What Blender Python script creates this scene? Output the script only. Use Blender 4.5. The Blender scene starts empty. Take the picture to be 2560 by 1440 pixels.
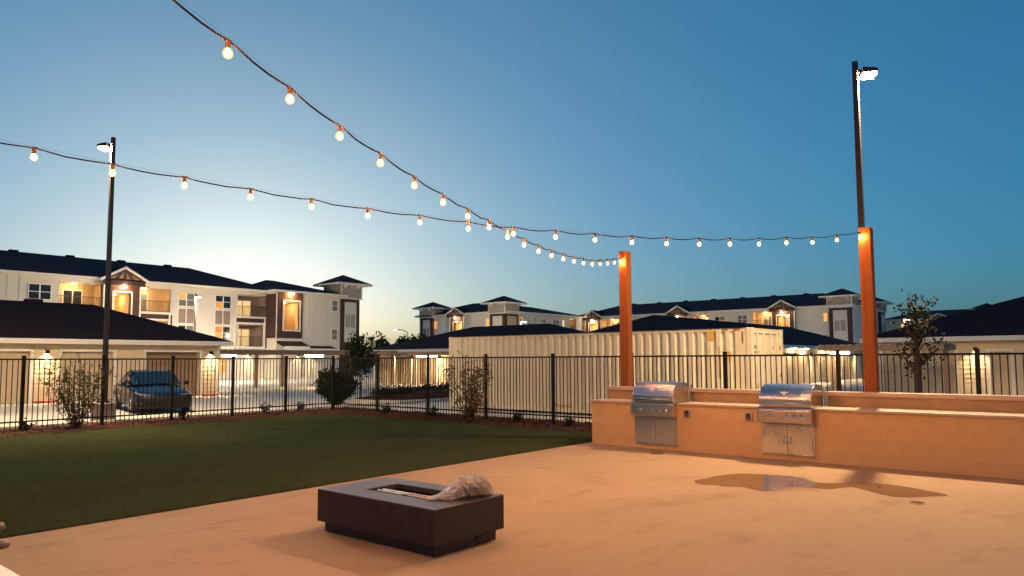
import bpy, math, random
import numpy as np
from mathutils import Vector, Matrix
RND = random.Random(11)
NP = np.random.default_rng(5)
PI = math.pi
sc = bpy.context.scene
COL = sc.collection

# ------------------------------------------------------------------ camera, sky, sun, exposure
cam = bpy.data.cameras.new('camera')
cam_o = bpy.data.objects.new('camera', cam)
COL.objects.link(cam_o)
sc.camera = cam_o
cam.sensor_width = 36.0
cam.lens = 25.32
cam.shift_y = 0.01754
cam.clip_end = 6000
cam.clip_start = 0.05
cam_o.matrix_world = (Matrix.Translation((0, 0, 1.76)) @ Matrix.Rotation(-math.radians(50.3203), 4, 'Z')
                      @ Matrix.Rotation(PI / 2 + math.radians(4.2487), 4, 'X') @ Matrix.Rotation(-math.radians(0.2663), 4, 'Z'))
SUN_EL, SUN_ROT = 1.46, 30.0
world = bpy.data.worlds.new('World')
sc.world = world
world.use_nodes = True
wn = world.node_tree
sky = wn.nodes.new('ShaderNodeTexSky')
sky.sky_type = 'NISHITA'
sky.sun_disc = False
sky.sun_elevation = math.radians(SUN_EL)
sky.sun_rotation = math.radians(SUN_ROT)
sky.air_density, sky.dust_density, sky.ozone_density = 0.68, 3.0, 5.06
sep = wn.nodes.new('ShaderNodeSeparateColor')     # film response: one gamma and one gain per channel
comb = wn.nodes.new('ShaderNodeCombineColor')
wn.links.new(sky.outputs[0], sep.inputs[0])
for ch, (g_, k_) in enumerate(((0.757, 0.826), (0.628, 1.0), (0.633, 0.865))):
    pw = wn.nodes.new('ShaderNodeMath'); pw.operation = 'POWER'; pw.inputs[1].default_value = g_
    ml = wn.nodes.new('ShaderNodeMath'); ml.operation = 'MULTIPLY'; ml.inputs[1].default_value = k_
    wn.links.new(sep.outputs[ch], pw.inputs[0]); wn.links.new(pw.outputs[0], ml.inputs[0]); wn.links.new(ml.outputs[0], comb.inputs[ch])
bg = wn.nodes['Background']
wn.links.new(comb.outputs[0], bg.inputs[0])
bg.inputs[1].default_value = 0.142
sun = bpy.data.lights.new('sun', 'SUN')
sun.energy = 0.02
sun.angle = math.radians(15)
sun.color = (1.0, 0.8, 0.62)
sun_o = bpy.data.objects.new('sun', sun)
COL.objects.link(sun_o)
sdir = Vector((math.sin(math.radians(SUN_ROT)) * math.cos(math.radians(SUN_EL)),
               math.cos(math.radians(SUN_ROT)) * math.cos(math.radians(SUN_EL)), math.sin(math.radians(SUN_EL))))
sun_o.rotation_euler = sdir.to_track_quat('Z', 'Y').to_euler()
sun_o.location = (0, 0, 60)
vs = sc.view_settings
vs.view_transform = 'Standard'
vs.look = 'None'
vs.exposure = 1.65
vs.gamma = 1.0
vs.use_curve_mapping = False
sc.cycles.use_denoising = True
sc.cycles.sample_clamp_indirect = 6.0
sc.cycles.sample_clamp_direct = 30.0
sc.cycles.max_bounces = 6
sc.cycles.caustics_reflective = False
sc.cycles.caustics_refractive = False

# ------------------------------------------------------------------ materials
MATS = {}
def mat(name, col, rough=0.6, metal=0.0, var=0.12, vscale=6.0, bump=0.0, bscale=60.0, spec=0.5, coat=0.0,
        stretch=(1, 1, 1), col2=None, detail=5.0, bstretch=None):
    if name in MATS:
        return MATS[name]
    m = bpy.data.materials.new(name)
    m.use_nodes = True
    nt = m.node_tree
    b = nt.nodes['Principled BSDF']
    b.inputs['Roughness'].default_value = rough
    b.inputs['Metallic'].default_value = metal
    b.inputs['Specular IOR Level'].default_value = spec
    b.inputs['Coat Weight'].default_value = coat
    b.inputs['Coat Roughness'].default_value = 0.04
    tc = nt.nodes.new('ShaderNodeTexCoord')
    mp = nt.nodes.new('ShaderNodeMapping')
    mp.inputs['Scale'].default_value = stretch
    nt.links.new(tc.outputs['Object'], mp.inputs[0])
    n = nt.nodes.new('ShaderNodeTexNoise')
    n.inputs['Scale'].default_value = vscale
    n.inputs['Detail'].default_value = detail
    n.inputs['Roughness'].default_value = 0.62
    nt.links.new(mp.outputs[0], n.inputs[0])
    ramp = nt.nodes.new('ShaderNodeValToRGB')
    ramp.color_ramp.elements[0].position = 0.3
    ramp.color_ramp.elements[1].position = 0.72
    c2 = col2 or tuple(min(1, c * (1 + var)) for c in col)
    c1 = tuple(c * (1 - var) for c in col) if not col2 else col
    ramp.color_ramp.elements[0].color = (*c1, 1)
    ramp.color_ramp.elements[1].color = (*c2, 1)
    nt.links.new(n.outputs[0], ramp.inputs[0])
    nt.links.new(ramp.outputs[0], b.inputs['Base Color'])
    if bump:
        n2 = nt.nodes.new('ShaderNodeTexNoise')
        n2.inputs['Scale'].default_value = bscale
        n2.inputs['Detail'].default_value = 4
        if bstretch:
            mp2 = nt.nodes.new('ShaderNodeMapping')
            mp2.inputs['Scale'].default_value = bstretch
            nt.links.new(tc.outputs['Object'], mp2.inputs[0])
            nt.links.new(mp2.outputs[0], n2.inputs[0])
        else:
            nt.links.new(mp.outputs[0], n2.inputs[0])
        bp = nt.nodes.new('ShaderNodeBump')
        bp.inputs['Strength'].default_value = bump
        bp.inputs['Distance'].default_value = 0.02
        nt.links.new(n2.outputs[0], bp.inputs['Height'])
        nt.links.new(bp.outputs[0], b.inputs['Normal'])
    MATS[name] = m
    return m

def emit(name, col, strength):
    if name in MATS:
        return MATS[name]
    m = bpy.data.materials.new(name)
    m.use_nodes = True
    nt = m.node_tree
    nt.nodes.remove(nt.nodes['Principled BSDF'])
    e = nt.nodes.new('ShaderNodeEmission')
    e.inputs[0].default_value = (*col, 1)
    e.inputs[1].default_value = strength
    nt.links.new(e.outputs[0], nt.nodes['Material Output'].inputs[0])
    MATS[name] = m
    return m

WARM = (1.0, 0.46, 0.17)
WARM3 = (1.0, 0.60, 0.28)
NEUT = (1.0, 0.70, 0.39)
def patio_mat():
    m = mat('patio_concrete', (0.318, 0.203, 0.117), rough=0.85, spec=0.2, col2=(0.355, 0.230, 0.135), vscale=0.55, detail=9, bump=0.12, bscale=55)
    nt = m.node_tree
    b = nt.nodes['Principled BSDF']
    ramp = [n for n in nt.nodes if n.type == 'VALTORGB'][0]
    tc = [n for n in nt.nodes if n.type == 'TEX_COORD'][0]
    # dark specks and faint brushed stains
    mp = nt.nodes.new('ShaderNodeMapping')
    mp.inputs['Scale'].default_value = (1.0, 1.7, 1)
    mp.inputs['Rotation'].default_value = (0, 0, 0.5)
    nt.links.new(tc.outputs['Object'], mp.inputs[0])
    n = nt.nodes.new('ShaderNodeTexNoise')
    n.inputs['Scale'].default_value = 1.1
    n.inputs['Detail'].default_value = 8
    n.inputs['Roughness'].default_value = 0.7
    nt.links.new(mp.outputs[0], n.inputs[0])
    r2 = nt.nodes.new('ShaderNodeValToRGB')
    r2.color_ramp.elements[0].position = 0.36
    r2.color_ramp.elements[0].color = (0.85, 0.81, 0.77, 1)
    r2.color_ramp.elements[1].position = 0.47
    r2.color_ramp.elements[1].color = (1, 1, 1, 1)
    nt.links.new(n.outputs[0], r2.inputs[0])
    v = nt.nodes.new('ShaderNodeTexVoronoi')
    v.inputs['Scale'].default_value = 1.7
    nt.links.new(tc.outputs['Object'], v.inputs[0])
    r3 = nt.nodes.new('ShaderNodeValToRGB')
    r3.color_ramp.elements[0].position = 0.012
    r3.color_ramp.elements[0].color = (0.35, 0.28, 0.22, 1)
    r3.color_ramp.elements[1].position = 0.02
    r3.color_ramp.elements[1].color = (1, 1, 1, 1)
    nt.links.new(v.outputs[0], r3.inputs[0])
    prev = ramp.outputs[0]
    for r in (r2, r3):
        mx = nt.nodes.new('ShaderNodeMix')
        mx.data_type = 'RGBA'
        mx.blend_type = 'MULTIPLY'
        mx.inputs[0].default_value = 1
        nt.links.new(prev, mx.inputs[6])
        nt.links.new(r.outputs[0], mx.inputs[7])
        prev = mx.outputs[2]
    nt.links.new(prev, b.inputs['Base Color'])
    return m

def rust_mat():
    m = mat('container_paint', (0.50, 0.43, 0.31), rough=0.55, col2=(0.60, 0.53, 0.40), vscale=1.3, detail=6, bump=0.05, bscale=30)
    nt = m.node_tree
    b = nt.nodes['Principled BSDF']
    ramp = [n for n in nt.nodes if n.type == 'VALTORGB'][0]
    tc = [n for n in nt.nodes if n.type == 'TEX_COORD'][0]
    mp = nt.nodes.new('ShaderNodeMapping')
    mp.inputs['Scale'].default_value = (3, 3, 0.9)
    nt.links.new(tc.outputs['Object'], mp.inputs[0])
    n = nt.nodes.new('ShaderNodeTexNoise')
    n.inputs['Scale'].default_value = 2.3
    n.inputs['Detail'].default_value = 9
    n.inputs['Roughness'].default_value = 0.75
    nt.links.new(mp.outputs[0], n.inputs[0])
    r = nt.nodes.new('ShaderNodeValToRGB')
    r.color_ramp.elements[0].position = 0.66
    r.color_ramp.elements[0].color = (0, 0, 0, 1)
    r.color_ramp.elements[1].position = 0.71
    r.color_ramp.elements[1].color = (1, 1, 1, 1)
    nt.links.new(n.outputs[0], r.inputs[0])
    mx = nt.nodes.new('ShaderNodeMix')
    mx.data_type = 'RGBA'
    nt.links.new(r.outputs[0], mx.inputs[0])
    nt.links.new(ramp.outputs[0], mx.inputs[6])
    mx.inputs[7].default_value = (0.30, 0.12, 0.035, 1)
    nt.links.new(mx.outputs[2], b.inputs['Base Color'])
    return m

def leaf_mat(name, c1, c2):
    m = mat(name, c1, rough=0.75, col2=c2, vscale=5.0, spec=0.06)
    nt = m.node_tree
    b = nt.nodes['Principled BSDF']
    out = nt.nodes['Material Output']
    tr = nt.nodes.new('ShaderNodeBsdfTranslucent')
    ramp = [n for n in nt.nodes if n.type == 'VALTORGB'][0]
    nt.links.new(ramp.outputs[0], tr.inputs[0])
    ms = nt.nodes.new('ShaderNodeMixShader')
    ms.inputs[0].default_value = 0.3
    nt.links.new(b.outputs[0], ms.inputs[1])
    nt.links.new(tr.outputs[0], ms.inputs[2])
    nt.links.new(ms.outputs[0], out.inputs[0])
    return m

def film_mat():
    m = bpy.data.materials.new('plastic_film')
    m.use_nodes = True
    nt = m.node_tree
    b = nt.nodes['Principled BSDF']
    b.inputs['Base Color'].default_value = (0.44, 0.37, 0.30, 1)
    b.inputs['Roughness'].default_value = 0.12
    tc = nt.nodes.new('ShaderNodeTexCoord')
    nz = nt.nodes.new('ShaderNodeTexNoise')
    nz.inputs['Scale'].default_value = 16
    nz.inputs['Detail'].default_value = 6
    nz.inputs['Distortion'].default_value = 1.2
    bp = nt.nodes.new('ShaderNodeBump')
    bp.inputs['Strength'].default_value = 0.35
    bp.inputs['Distance'].default_value = 0.02
    nt.links.new(tc.outputs['Object'], nz.inputs[0])
    nt.links.new(nz.outputs[0], bp.inputs['Height'])
    nt.links.new(bp.outputs[0], b.inputs['Normal'])
    tr = nt.nodes.new('ShaderNodeBsdfTransparent')
    tr.inputs[0].default_value = (0.9, 0.86, 0.8, 1)
    lw = nt.nodes.new('ShaderNodeLayerWeight')
    lw.inputs[0].default_value = 0.35
    mr = nt.nodes.new('ShaderNodeMapRange')
    mr.inputs[3].default_value = 0.40
    mr.inputs[4].default_value = 0.95
    nt.links.new(lw.outputs['Facing'], mr.inputs[0])
    ms = nt.nodes.new('ShaderNodeMixShader')
    nt.links.new(mr.outputs[0], ms.inputs[0])
    nt.links.new(tr.outputs[0], ms.inputs[1])
    nt.links.new(b.outputs[0], ms.inputs[2])
    nt.links.new(ms.outputs[0], nt.nodes['Material Output'].inputs[0])
    return m

def shell_mat():
    m = bpy.data.materials.new('bulb_shell')
    m.use_nodes = True
    nt = m.node_tree
    nt.nodes.remove(nt.nodes['Principled BSDF'])
    tr = nt.nodes.new('ShaderNodeBsdfTransparent')
    tr.inputs[0].default_value = (1.0, 0.93, 0.84, 1)
    e = nt.nodes.new('ShaderNodeEmission')
    e.inputs[0].default_value = (1.0, 0.50, 0.16, 1)
    e.inputs[1].default_value = 0.85
    ms = nt.nodes.new('ShaderNodeMixShader')
    ms.inputs[0].default_value = 0.42
    nt.links.new(tr.outputs[0], ms.inputs[1])
    nt.links.new(e.outputs[0], ms.inputs[2])
    nt.links.new(ms.outputs[0], nt.nodes['Material Output'].inputs[0])
    return m

def M(k):
    return MATS[k]
mat('parking_concrete', (0.42, 0.39, 0.34), rough=0.75, col2=(0.54, 0.50, 0.44), vscale=0.25, detail=8, bump=0.1, bscale=30)
mat('soil', (0.09, 0.075, 0.05), rough=0.95, var=0.3, vscale=0.2)
mat('turf', (0.036, 0.042, 0.019), rough=0.95, spec=0.0, col2=(0.046, 0.054, 0.025), vscale=0.8, detail=7, bump=0.12, bscale=160)
mat('turf_blade', (0.038, 0.045, 0.020), rough=0.95, spec=0.0, col2=(0.050, 0.060, 0.027), vscale=2.5)
mat('mulch', (0.028, 0.009, 0.005), rough=0.95, spec=0.1, col2=(0.075, 0.022, 0.011), vscale=9, bump=0.9, bscale=40)
mat('mulch_chip', (0.045, 0.014, 0.008), rough=0.9, col2=(0.095, 0.032, 0.017), vscale=20)
mat('black_metal', (0.006, 0.005, 0.006), rough=0.6, var=0.2, bump=0.05, spec=0.25)
mat('bronze_metal', (0.022, 0.013, 0.011), rough=0.5, var=0.2)
mat('painted_block', (0.58, 0.340, 0.150), rough=0.8, col2=(0.64, 0.385, 0.175), vscale=1.3, detail=9, bump=0.4, bscale=110)
mat('stucco', (0.41, 0.25, 0.122), rough=0.8, var=0.12, vscale=2.5, bump=0.3, bscale=120)
mat('counter_stone', (0.46, 0.335, 0.235), rough=0.45, var=0.10, vscale=14, bump=0.05, bscale=80)
mat('grey_metal', (0.42, 0.42, 0.41), rough=0.4, metal=0.6, var=0.1)
mat('steel', (0.66, 0.64, 0.62), rough=0.29, metal=1.0, var=0.04, vscale=3, bump=0.03, bscale=7, stretch=(1, 1, 1))
mat('steel_film', (0.66, 0.63, 0.61), rough=0.21, metal=1.0, var=0.04, vscale=3, bump=0.75, bscale=3.2, bstretch=(1, 1.5, 0.55))
mat('dark_plastic', (0.02, 0.02, 0.02), rough=0.4)
mat('cap_cover', (0.10, 0.065, 0.04), rough=0.9, spec=0.1)
mat('red_plastic', (0.45, 0.02, 0.015), rough=0.4)
mat('pit_concrete', (0.026, 0.015, 0.015), rough=0.50, var=0.15, vscale=5, bump=0.06, bscale=60)
mat('pit_top_sheen', (0.080, 0.058, 0.046), rough=0.36, var=0.18, vscale=7, bump=0.05, bscale=60)  # top coloured lighter than the shell to stand in for sky sheen
mat('cedar', (0.19, 0.050, 0.009), rough=0.7, spec=0.25, col2=(0.31, 0.092, 0.018), vscale=3.2, detail=8, bump=0.25, bscale=9, stretch=(7, 7, 0.35))
mat('cord_rubber', (0.016, 0.009, 0.006), rough=0.95, spec=0.0)
mat('socket', (0.20, 0.11, 0.05), rough=0.5)
mat('wet_concrete', (0.17, 0.10, 0.055), rough=0.02, var=0.15, vscale=1.2, spec=0.6)
mat('damp_concrete', (0.20, 0.122, 0.066), rough=0.55, var=0.15, vscale=5)
mat('cap_metal', (0.25, 0.17, 0.12), rough=0.6)
mat('shingle', (0.026, 0.017, 0.023), rough=0.95, var=0.28, vscale=5, bump=0.5, bscale=14, stretch=(1, 1, 2), spec=0.06)
mat('shingle_lifted', (0.11, 0.048, 0.050), rough=0.95, var=0.25, vscale=3, bump=0.4, bscale=10, spec=0.05)  # same roofing in a lightened colour, standing in for light on far roofs
mat('cream_wall', (0.60, 0.56, 0.49), rough=0.85, var=0.03, vscale=0.6)
mat('garage_wall', (0.62, 0.51, 0.35), rough=0.85, var=0.04, vscale=0.8)
mat('garage_door', (0.50, 0.40, 0.27), rough=0.7, var=0.03)
mat('dark_door', (0.27, 0.17, 0.11), rough=0.75, var=0.06)
mat('white_trim', (0.72, 0.68, 0.61), rough=0.7, var=0.03)
mat('brown_siding', (0.048, 0.018, 0.016), rough=0.8, var=0.1)
mat('taupe_panel', (0.23, 0.17, 0.14), rough=0.8, var=0.06)
mat('grey_siding', (0.33, 0.29, 0.25), rough=0.85, var=0.05)
mat('tan_siding', (0.44, 0.33, 0.20), rough=0.85, var=0.06, vscale=2)
mat('window_glass', (0.018, 0.020, 0.028), rough=0.04, spec=0.7)
mat('curtain_glass', (0.16, 0.155, 0.15), rough=0.1, spec=0.7)
mat('red_paint', (0.32, 0.06, 0.03), rough=0.8)
mat('carport_steel', (0.24, 0.155, 0.105), rough=0.6, var=0.05)
mat('deck_steel', (0.50, 0.42, 0.33), rough=0.5, var=0.05)
mat('bark', (0.030, 0.022, 0.018), rough=0.9, var=0.3, vscale=14, bump=0.5, bscale=30, stretch=(1, 1, 0.2))
leaf_mat('leaf_olive', (0.062, 0.055, 0.024), (0.115, 0.095, 0.042))
leaf_mat('leaf_dark', (0.014, 0.020, 0.010), (0.030, 0.036, 0.016))
leaf_mat('leaf_bronze', (0.13, 0.075, 0.042), (0.22, 0.13, 0.07))
leaf_mat('leaf_grey', (0.016, 0.016, 0.009), (0.030, 0.028, 0.015))
mat('car_paint', (0.002, 0.010, 0.036), rough=0.25, var=0.05, coat=0.0, spec=0.16)
mat('car_glass', (0.004, 0.010, 0.022), rough=0.03, spec=0.35)
mat('matt_black', (0.006, 0.006, 0.008), rough=0.55, spec=0.2)
mat('tyre', (0.012, 0.012, 0.012), rough=0.8)
mat('chrome', (0.7, 0.7, 0.7), rough=0.1, metal=1)
mat('lamp_glass', (0.12, 0.12, 0.115), rough=0.08, spec=0.8)
mat('decal_orange', (0.55, 0.30, 0.06), rough=0.6)
mat('rust', (0.26, 0.09, 0.025), rough=0.9, var=0.4, vscale=20)
mat('faded_print', (0.20, 0.18, 0.15), rough=0.8)
mat('pale_print', (0.62, 0.56, 0.45), rough=0.8)
mat('rock', (0.10, 0.055, 0.035), rough=0.8, var=0.4, vscale=30)
mat('white_plastic', (0.60, 0.54, 0.48), rough=0.45, var=0.03)
mat('brown_wicker', (0.10, 0.06, 0.04), rough=0.6, var=0.2, vscale=40)
mat('arm_pad', (0.16, 0.12, 0.10), rough=0.5)
mat('base_concrete', (0.26, 0.19, 0.16), rough=0.85, var=0.1, vscale=5)
MATS['plastic_film'] = film_mat()
emit('bulb_glow', WARM, 1020)
MATS['bulb_shell'] = shell_mat()
emit('pole_glow', NEUT, 3500)
emit('sconce_glow', (1.0, 0.68, 0.34), 1350)
emit('far_pole_glow', (1.0, 0.80, 0.57), 3500)
emit('right_pole_glow', NEUT, 2900)
emit('mid_pole_glow', (1.0, 0.80, 0.57), 1150)
emit('tube_glow', (1.0, 0.74, 0.44), 42)
emit('porch_glow', (1.0, 0.58, 0.22), 150)
emit('gable_glow', (1.0, 0.66, 0.34), 170)
emit('lit_pane', (1.0, 0.47, 0.12), 0.36)
emit('lit_pane_pale', (1.0, 0.62, 0.25), 0.34)
emit('lit_pane_orange', (1.0, 0.33, 0.07), 0.34)

# ------------------------------------------------------------------ mesh helpers
ORG = {}
class MB:
    def __init__(s, fr=None):
        s.v, s.f, s.fr = [], [], fr
    def add(s, verts, faces):
        o = len(s.v)
        s.v += [s.fr(*p) for p in verts] if s.fr else [tuple(p) for p in verts]
        s.f += [tuple(i + o for i in f) for f in faces]
        return s
    def box(s, a0, a1, b0, b1, c0, c1):
        a0, a1 = min(a0, a1), max(a0, a1); b0, b1 = min(b0, b1), max(b0, b1); c0, c1 = min(c0, c1), max(c0, c1)
        return s.add([(a0, b0, c0), (a1, b0, c0), (a1, b1, c0), (a0, b1, c0), (a0, b0, c1), (a1, b0, c1), (a1, b1, c1), (a0, b1, c1)],
                     [(0, 3, 2, 1), (4, 5, 6, 7), (0, 1, 5, 4), (1, 2, 6, 5), (2, 3, 7, 6), (3, 0, 4, 7)])
    def poly(s, pts):
        return s.add(pts, [tuple(range(len(pts)))])
    def prism(s, prof, a0, a1, order):
        # prof: 2D points; extruded from a0 to a1; order(p, q, a) -> 3D
        n = len(prof)
        s.add([order(p[0], p[1], a0) for p in prof] + [order(p[0], p[1], a1) for p in prof],
              [tuple(range(n))[::-1], tuple(range(n, 2 * n))] + [(i, (i + 1) % n, (i + 1) % n + n, i + n) for i in range(n)])
        return s
    def tube(s, pts, rad, n=6, caps=True):
        pts = [Vector(p) for p in pts]
        rr = rad if isinstance(rad, (list, tuple)) else [rad] * len(pts)
        vs, fs = [], []
        up = Vector((0, 0, 1))
        for i, p in enumerate(pts):
            t = (pts[min(i + 1, len(pts) - 1)] - pts[max(i - 1, 0)])
            t = t.normalized() if t.length > 1e-9 else Vector((0, 0, 1))
            a = t.cross(up)
            if a.length < 1e-3:
                a = t.cross(Vector((1, 0, 0)))
            a.normalize()
            b = a.cross(t)
            for k in range(n):
                w = 2 * PI * k / n
                vs.append(tuple(p + (a * math.cos(w) + b * math.sin(w)) * rr[i]))
        for i in range(len(pts) - 1):
            for k in range(n):
                fs.append((i * n + k, i * n + (k + 1) % n, (i + 1) * n + (k + 1) % n, (i + 1) * n + k))
        if caps:
            fs.append(tuple(range(n))[::-1])
            fs.append(tuple(range((len(pts) - 1) * n, len(pts) * n)))
        return s.add(vs, fs)
    def lathe(s, prof, n, c=(0, 0, 0), axis='z'):
        vs, fs = [], []
        for r, h in prof:
            for k in range(n):
                w = 2 * PI * k / n
                a, b = r * math.cos(w), r * math.sin(w)
                p = (a, b, h) if axis == 'z' else ((h, a, b) if axis == 'x' else (b, h, a))
                vs.append((c[0] + p[0], c[1] + p[1], c[2] + p[2]))
        m = len(prof)
        for i in range(m - 1):
            for k in range(n):
                fs.append((i * n + k, i * n + (k + 1) % n, (i + 1) * n + (k + 1) % n, (i + 1) * n + k))
        fs.append(tuple(range(n))[::-1])
        fs.append(tuple(range((m - 1) * n, m * n)))
        return s.add(vs, fs)
    def loft(s, secs, closed=False, caps=False):
        n = len(secs[0])
        vs = [p for q in secs for p in q]
        fs = []
        for i in range(len(secs) - 1):
            for k in range(n if closed else n - 1):
                fs.append((i * n + k, i * n + (k + 1) % n, (i + 1) * n + (k + 1) % n, (i + 1) * n + k))
        if caps:
            fs.append(tuple(range(n))[::-1]); fs.append(tuple(range((len(secs) - 1) * n, len(secs) * n)))
        return s.add(vs, fs)
    def build(s, name, m, parent=None, smooth=False, bevel=0.0, seg=2):
        o = ORG.get(parent.name, (0, 0, 0)) if parent else (0, 0, 0)
        me = bpy.data.meshes.new(name)
        me.from_pydata([(v[0] - o[0], v[1] - o[1], v[2] - o[2]) for v in s.v], [], s.f)
        me.materials.append(M(m) if isinstance(m, str) else m)
        me.update()
        ob = bpy.data.objects.new(name, me)
        COL.objects.link(ob)
        if parent:
            ob.parent = parent
            ORG[ob.name] = o
        if smooth:
            me.polygons.foreach_set('use_smooth', [True] * len(me.polygons))
        if bevel:
            b = ob.modifiers.new('bevel', 'BEVEL')
            b.width = bevel; b.segments = seg; b.limit_method = 'ANGLE'; b.angle_limit = 0.6
            b.harden_normals = False
        return ob
def tag(o, label=None, cat=None, group=None, kind=None):
    if label: o['label'] = label
    if cat: o['category'] = cat
    if group: o['group'] = group
    if kind: o['kind'] = kind
    return o
def thing(name, label, cat, loc=(0, 0, 0), group=None, rotz=None):
    o = bpy.data.objects.new(name, None)
    o.empty_display_size = 0.2
    COL.objects.link(o)
    o.location = loc
    if rotz is not None:
        o.rotation_euler = (0, 0, rotz)
        ORG[o.name] = (0, 0, 0)
    else:
        ORG[o.name] = tuple(loc)
    return tag(o, label, cat, group)
def inst(src, parent, loc, name=None):      # a further piece sharing the mesh of src; loc in world
    o = bpy.data.objects.new(name or src.name.split('.')[0], src.data)
    COL.objects.link(o)
    o.parent = parent
    g = ORG.get(parent.name, (0, 0, 0))
    o.location = (loc[0] - g[0], loc[1] - g[1], loc[2] - g[2])
    ORG[o.name] = g
    return o
def struct(name, mb, m, **k):
    return tag(mb.build(name, m, **k), kind='structure')
class Fr:                                   # facade frame: u along the wall seen left to right, d into the building, z up
    def __init__(s, t, x, y):
        s.t, s.x, s.y = t, x, y
    def __call__(s, u, d, z):
        return (s.x + u, s.y + d, z) if s.t == 'Y' else (s.x + d, s.y - u, z)

# ------------------------------------------------------------------ setting: ground, parking, patio, lawn, mulch
struct('ground', MB().poly([(-2500, -2500, -.09), (2500, -2500, -.09), (2500, 2500, -.09), (-2500, 2500, -.09)]), 'soil')
struct('parking_lot', MB().box(-60, 170, -60, 170, -.08, -.02), 'parking_concrete')
pm = patio_mat()
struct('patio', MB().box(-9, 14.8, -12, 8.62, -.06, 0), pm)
def noisy_sheet(x0, x1, y0, y1, nx, ny, z, amp, edge=0.0):
    g = MB()
    for j in range(ny + 1):
        for i in range(nx + 1):
            x = x0 + (x1 - x0) * i / nx; y = y0 + (y1 - y0) * j / ny
            ex = edge * (RND.random() - .5) if j in (0, ny) else 0
            zz = z + amp * (RND.random() - .3) if 0 < i < nx and 0 < j < ny else -.03
            g.v.append((x, y + ex, zz))
    for j in range(ny):
        for i in range(nx):
            a = j * (nx + 1) + i
            g.f.append((a, a + 1, a + nx + 2, a + nx + 1))
    return g
turf = MB()
turf.add([(-9, 8.63, .018), (15.15, 8.63, .018), (14.75, 12.4, .018), (14.6, 17, .018), (14.6, 19.9, .018), (12.1, 20.15, .018), (5.6, 20.6, .018), (-9, 20.8, .018),
          (-9, 8.63, -.06), (15.15, 8.63, -.06)], [tuple(range(8)), (0, 8, 9, 1)])
struct('lawn', turf, 'turf')
def blades():
    n = 90000
    x = NP.uniform(-1.0, 15.1, n); y = 8.62 + 12.0 * NP.random(n) ** 1.25
    keep = (y < 20.55 - .065 * np.clip(x - 5.6, 0, 10)) & (x < 15.12 - .14 * np.clip(y - 8.7, 0, 3.8))
    keep &= (x * .638 - y * .770) / np.maximum(.1, x * .770 + y * .638) > -.78
    x, y = x[keep], y[keep]
    n = len(x)
    h = NP.uniform(.006, .012, n); a = NP.uniform(0, PI, n); w = NP.uniform(.004, .009, n)
    lx, ly = NP.normal(0, .011, n), NP.normal(0, .011, n)
    v = np.empty((n, 3, 3), np.float32)
    v[:, 0] = np.stack([x - np.cos(a) * w, y - np.sin(a) * w, np.full(n, .016)], 1)
    v[:, 1] = np.stack([x + np.cos(a) * w, y + np.sin(a) * w, np.full(n, .016)], 1)
    v[:, 2] = np.stack([x + lx, y + ly, .018 + h], 1)
    me = bpy.data.meshes.new('grass')
    me.vertices.add(n * 3); me.vertices.foreach_set('co', v.ravel())
    me.loops.add(n * 3); me.loops.foreach_set('vertex_index', np.arange(n * 3, dtype=np.int32))
    me.polygons.add(n); me.polygons.foreach_set('loop_start', np.arange(0, n * 3, 3, dtype=np.int32))
    me.update(calc_edges=True)
    me.materials.append(M('turf_blade'))
    o = bpy.data.objects.new('grass', me); COL.objects.link(o)
    tag(o, 'short dark green artificial grass pile covering the lawn', 'grass', kind='stuff')
blades()
struct('mulch_bed', noisy_sheet(-8, 15.0, 19.75, 22.1, 150, 16, .012, .05), 'mulch')
struct('mulch_bed', noisy_sheet(14.4, 16.9, 8.66, 22.1, 18, 90, .012, .05), 'mulch')
def chips(name, label, n, f):
    g = MB()
    for _ in range(n):
        x, y = f()
        a = RND.uniform(0, PI); l = RND.uniform(.015, .045); w = RND.uniform(.006, .014); z = RND.uniform(.03, .06); t = RND.uniform(-.02, .02)
        c, s_ = math.cos(a), math.sin(a)
        g.add([(x - c * l - s_ * w, y - s_ * l + c * w, z - t), (x - c * l + s_ * w, y - s_ * l - c * w, z - t), (x + c * l + s_ * w, y + s_ * l - c * w, z + t), (x + c * l - s_ * w, y + s_ * l + c * w, z + t)], [(0, 1, 2, 3)])
    tag(g.build(name, 'mulch_chip'), label, 'mulch', kind='stuff')
chips('bark_mulch', 'reddish bark chips strewn over the beds along the fence', 9000,
      lambda: (RND.uniform(3, 15.2), RND.uniform(19.95, 21.9)) if RND.random() < .5 else (RND.uniform(14.6, 16.7), RND.uniform(9, 21.8)))
# kerb outside the left fence and planting island
struct('kerb', MB().box(4, 30, 22.12, 22.27, -.06, .085), 'parking_concrete', bevel=.015)
isl = MB()
ring = []
for k in range(36):
    w = 2 * PI * k / 36
    ring.append((23.2 + 3.9 * math.copysign(abs(math.cos(w)) ** .6, math.cos(w)), 24.2 + 2.1 * math.copysign(abs(math.sin(w)) ** .7, math.sin(w))))
isl.loft([[(x, y, -.05) for x, y in ring], [(x, y, .11) for x, y in ring], [(23.2 + (x - 23.2) * .94, 24.2 + (y - 24.2) * .92, .11) for x, y in ring]], closed=True)
struct('kerb', isl, 'parking_concrete')
im = MB().loft([[(23.2 + (x - 23.2) * q, 24.2 + (y - 24.2) * q, z) for x, y in ring] for q, z in ((.935, .10), (.7, .22), (.3, .34), (.02, .38))], closed=True)
struct('mulch_mound', im, 'mulch')
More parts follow.
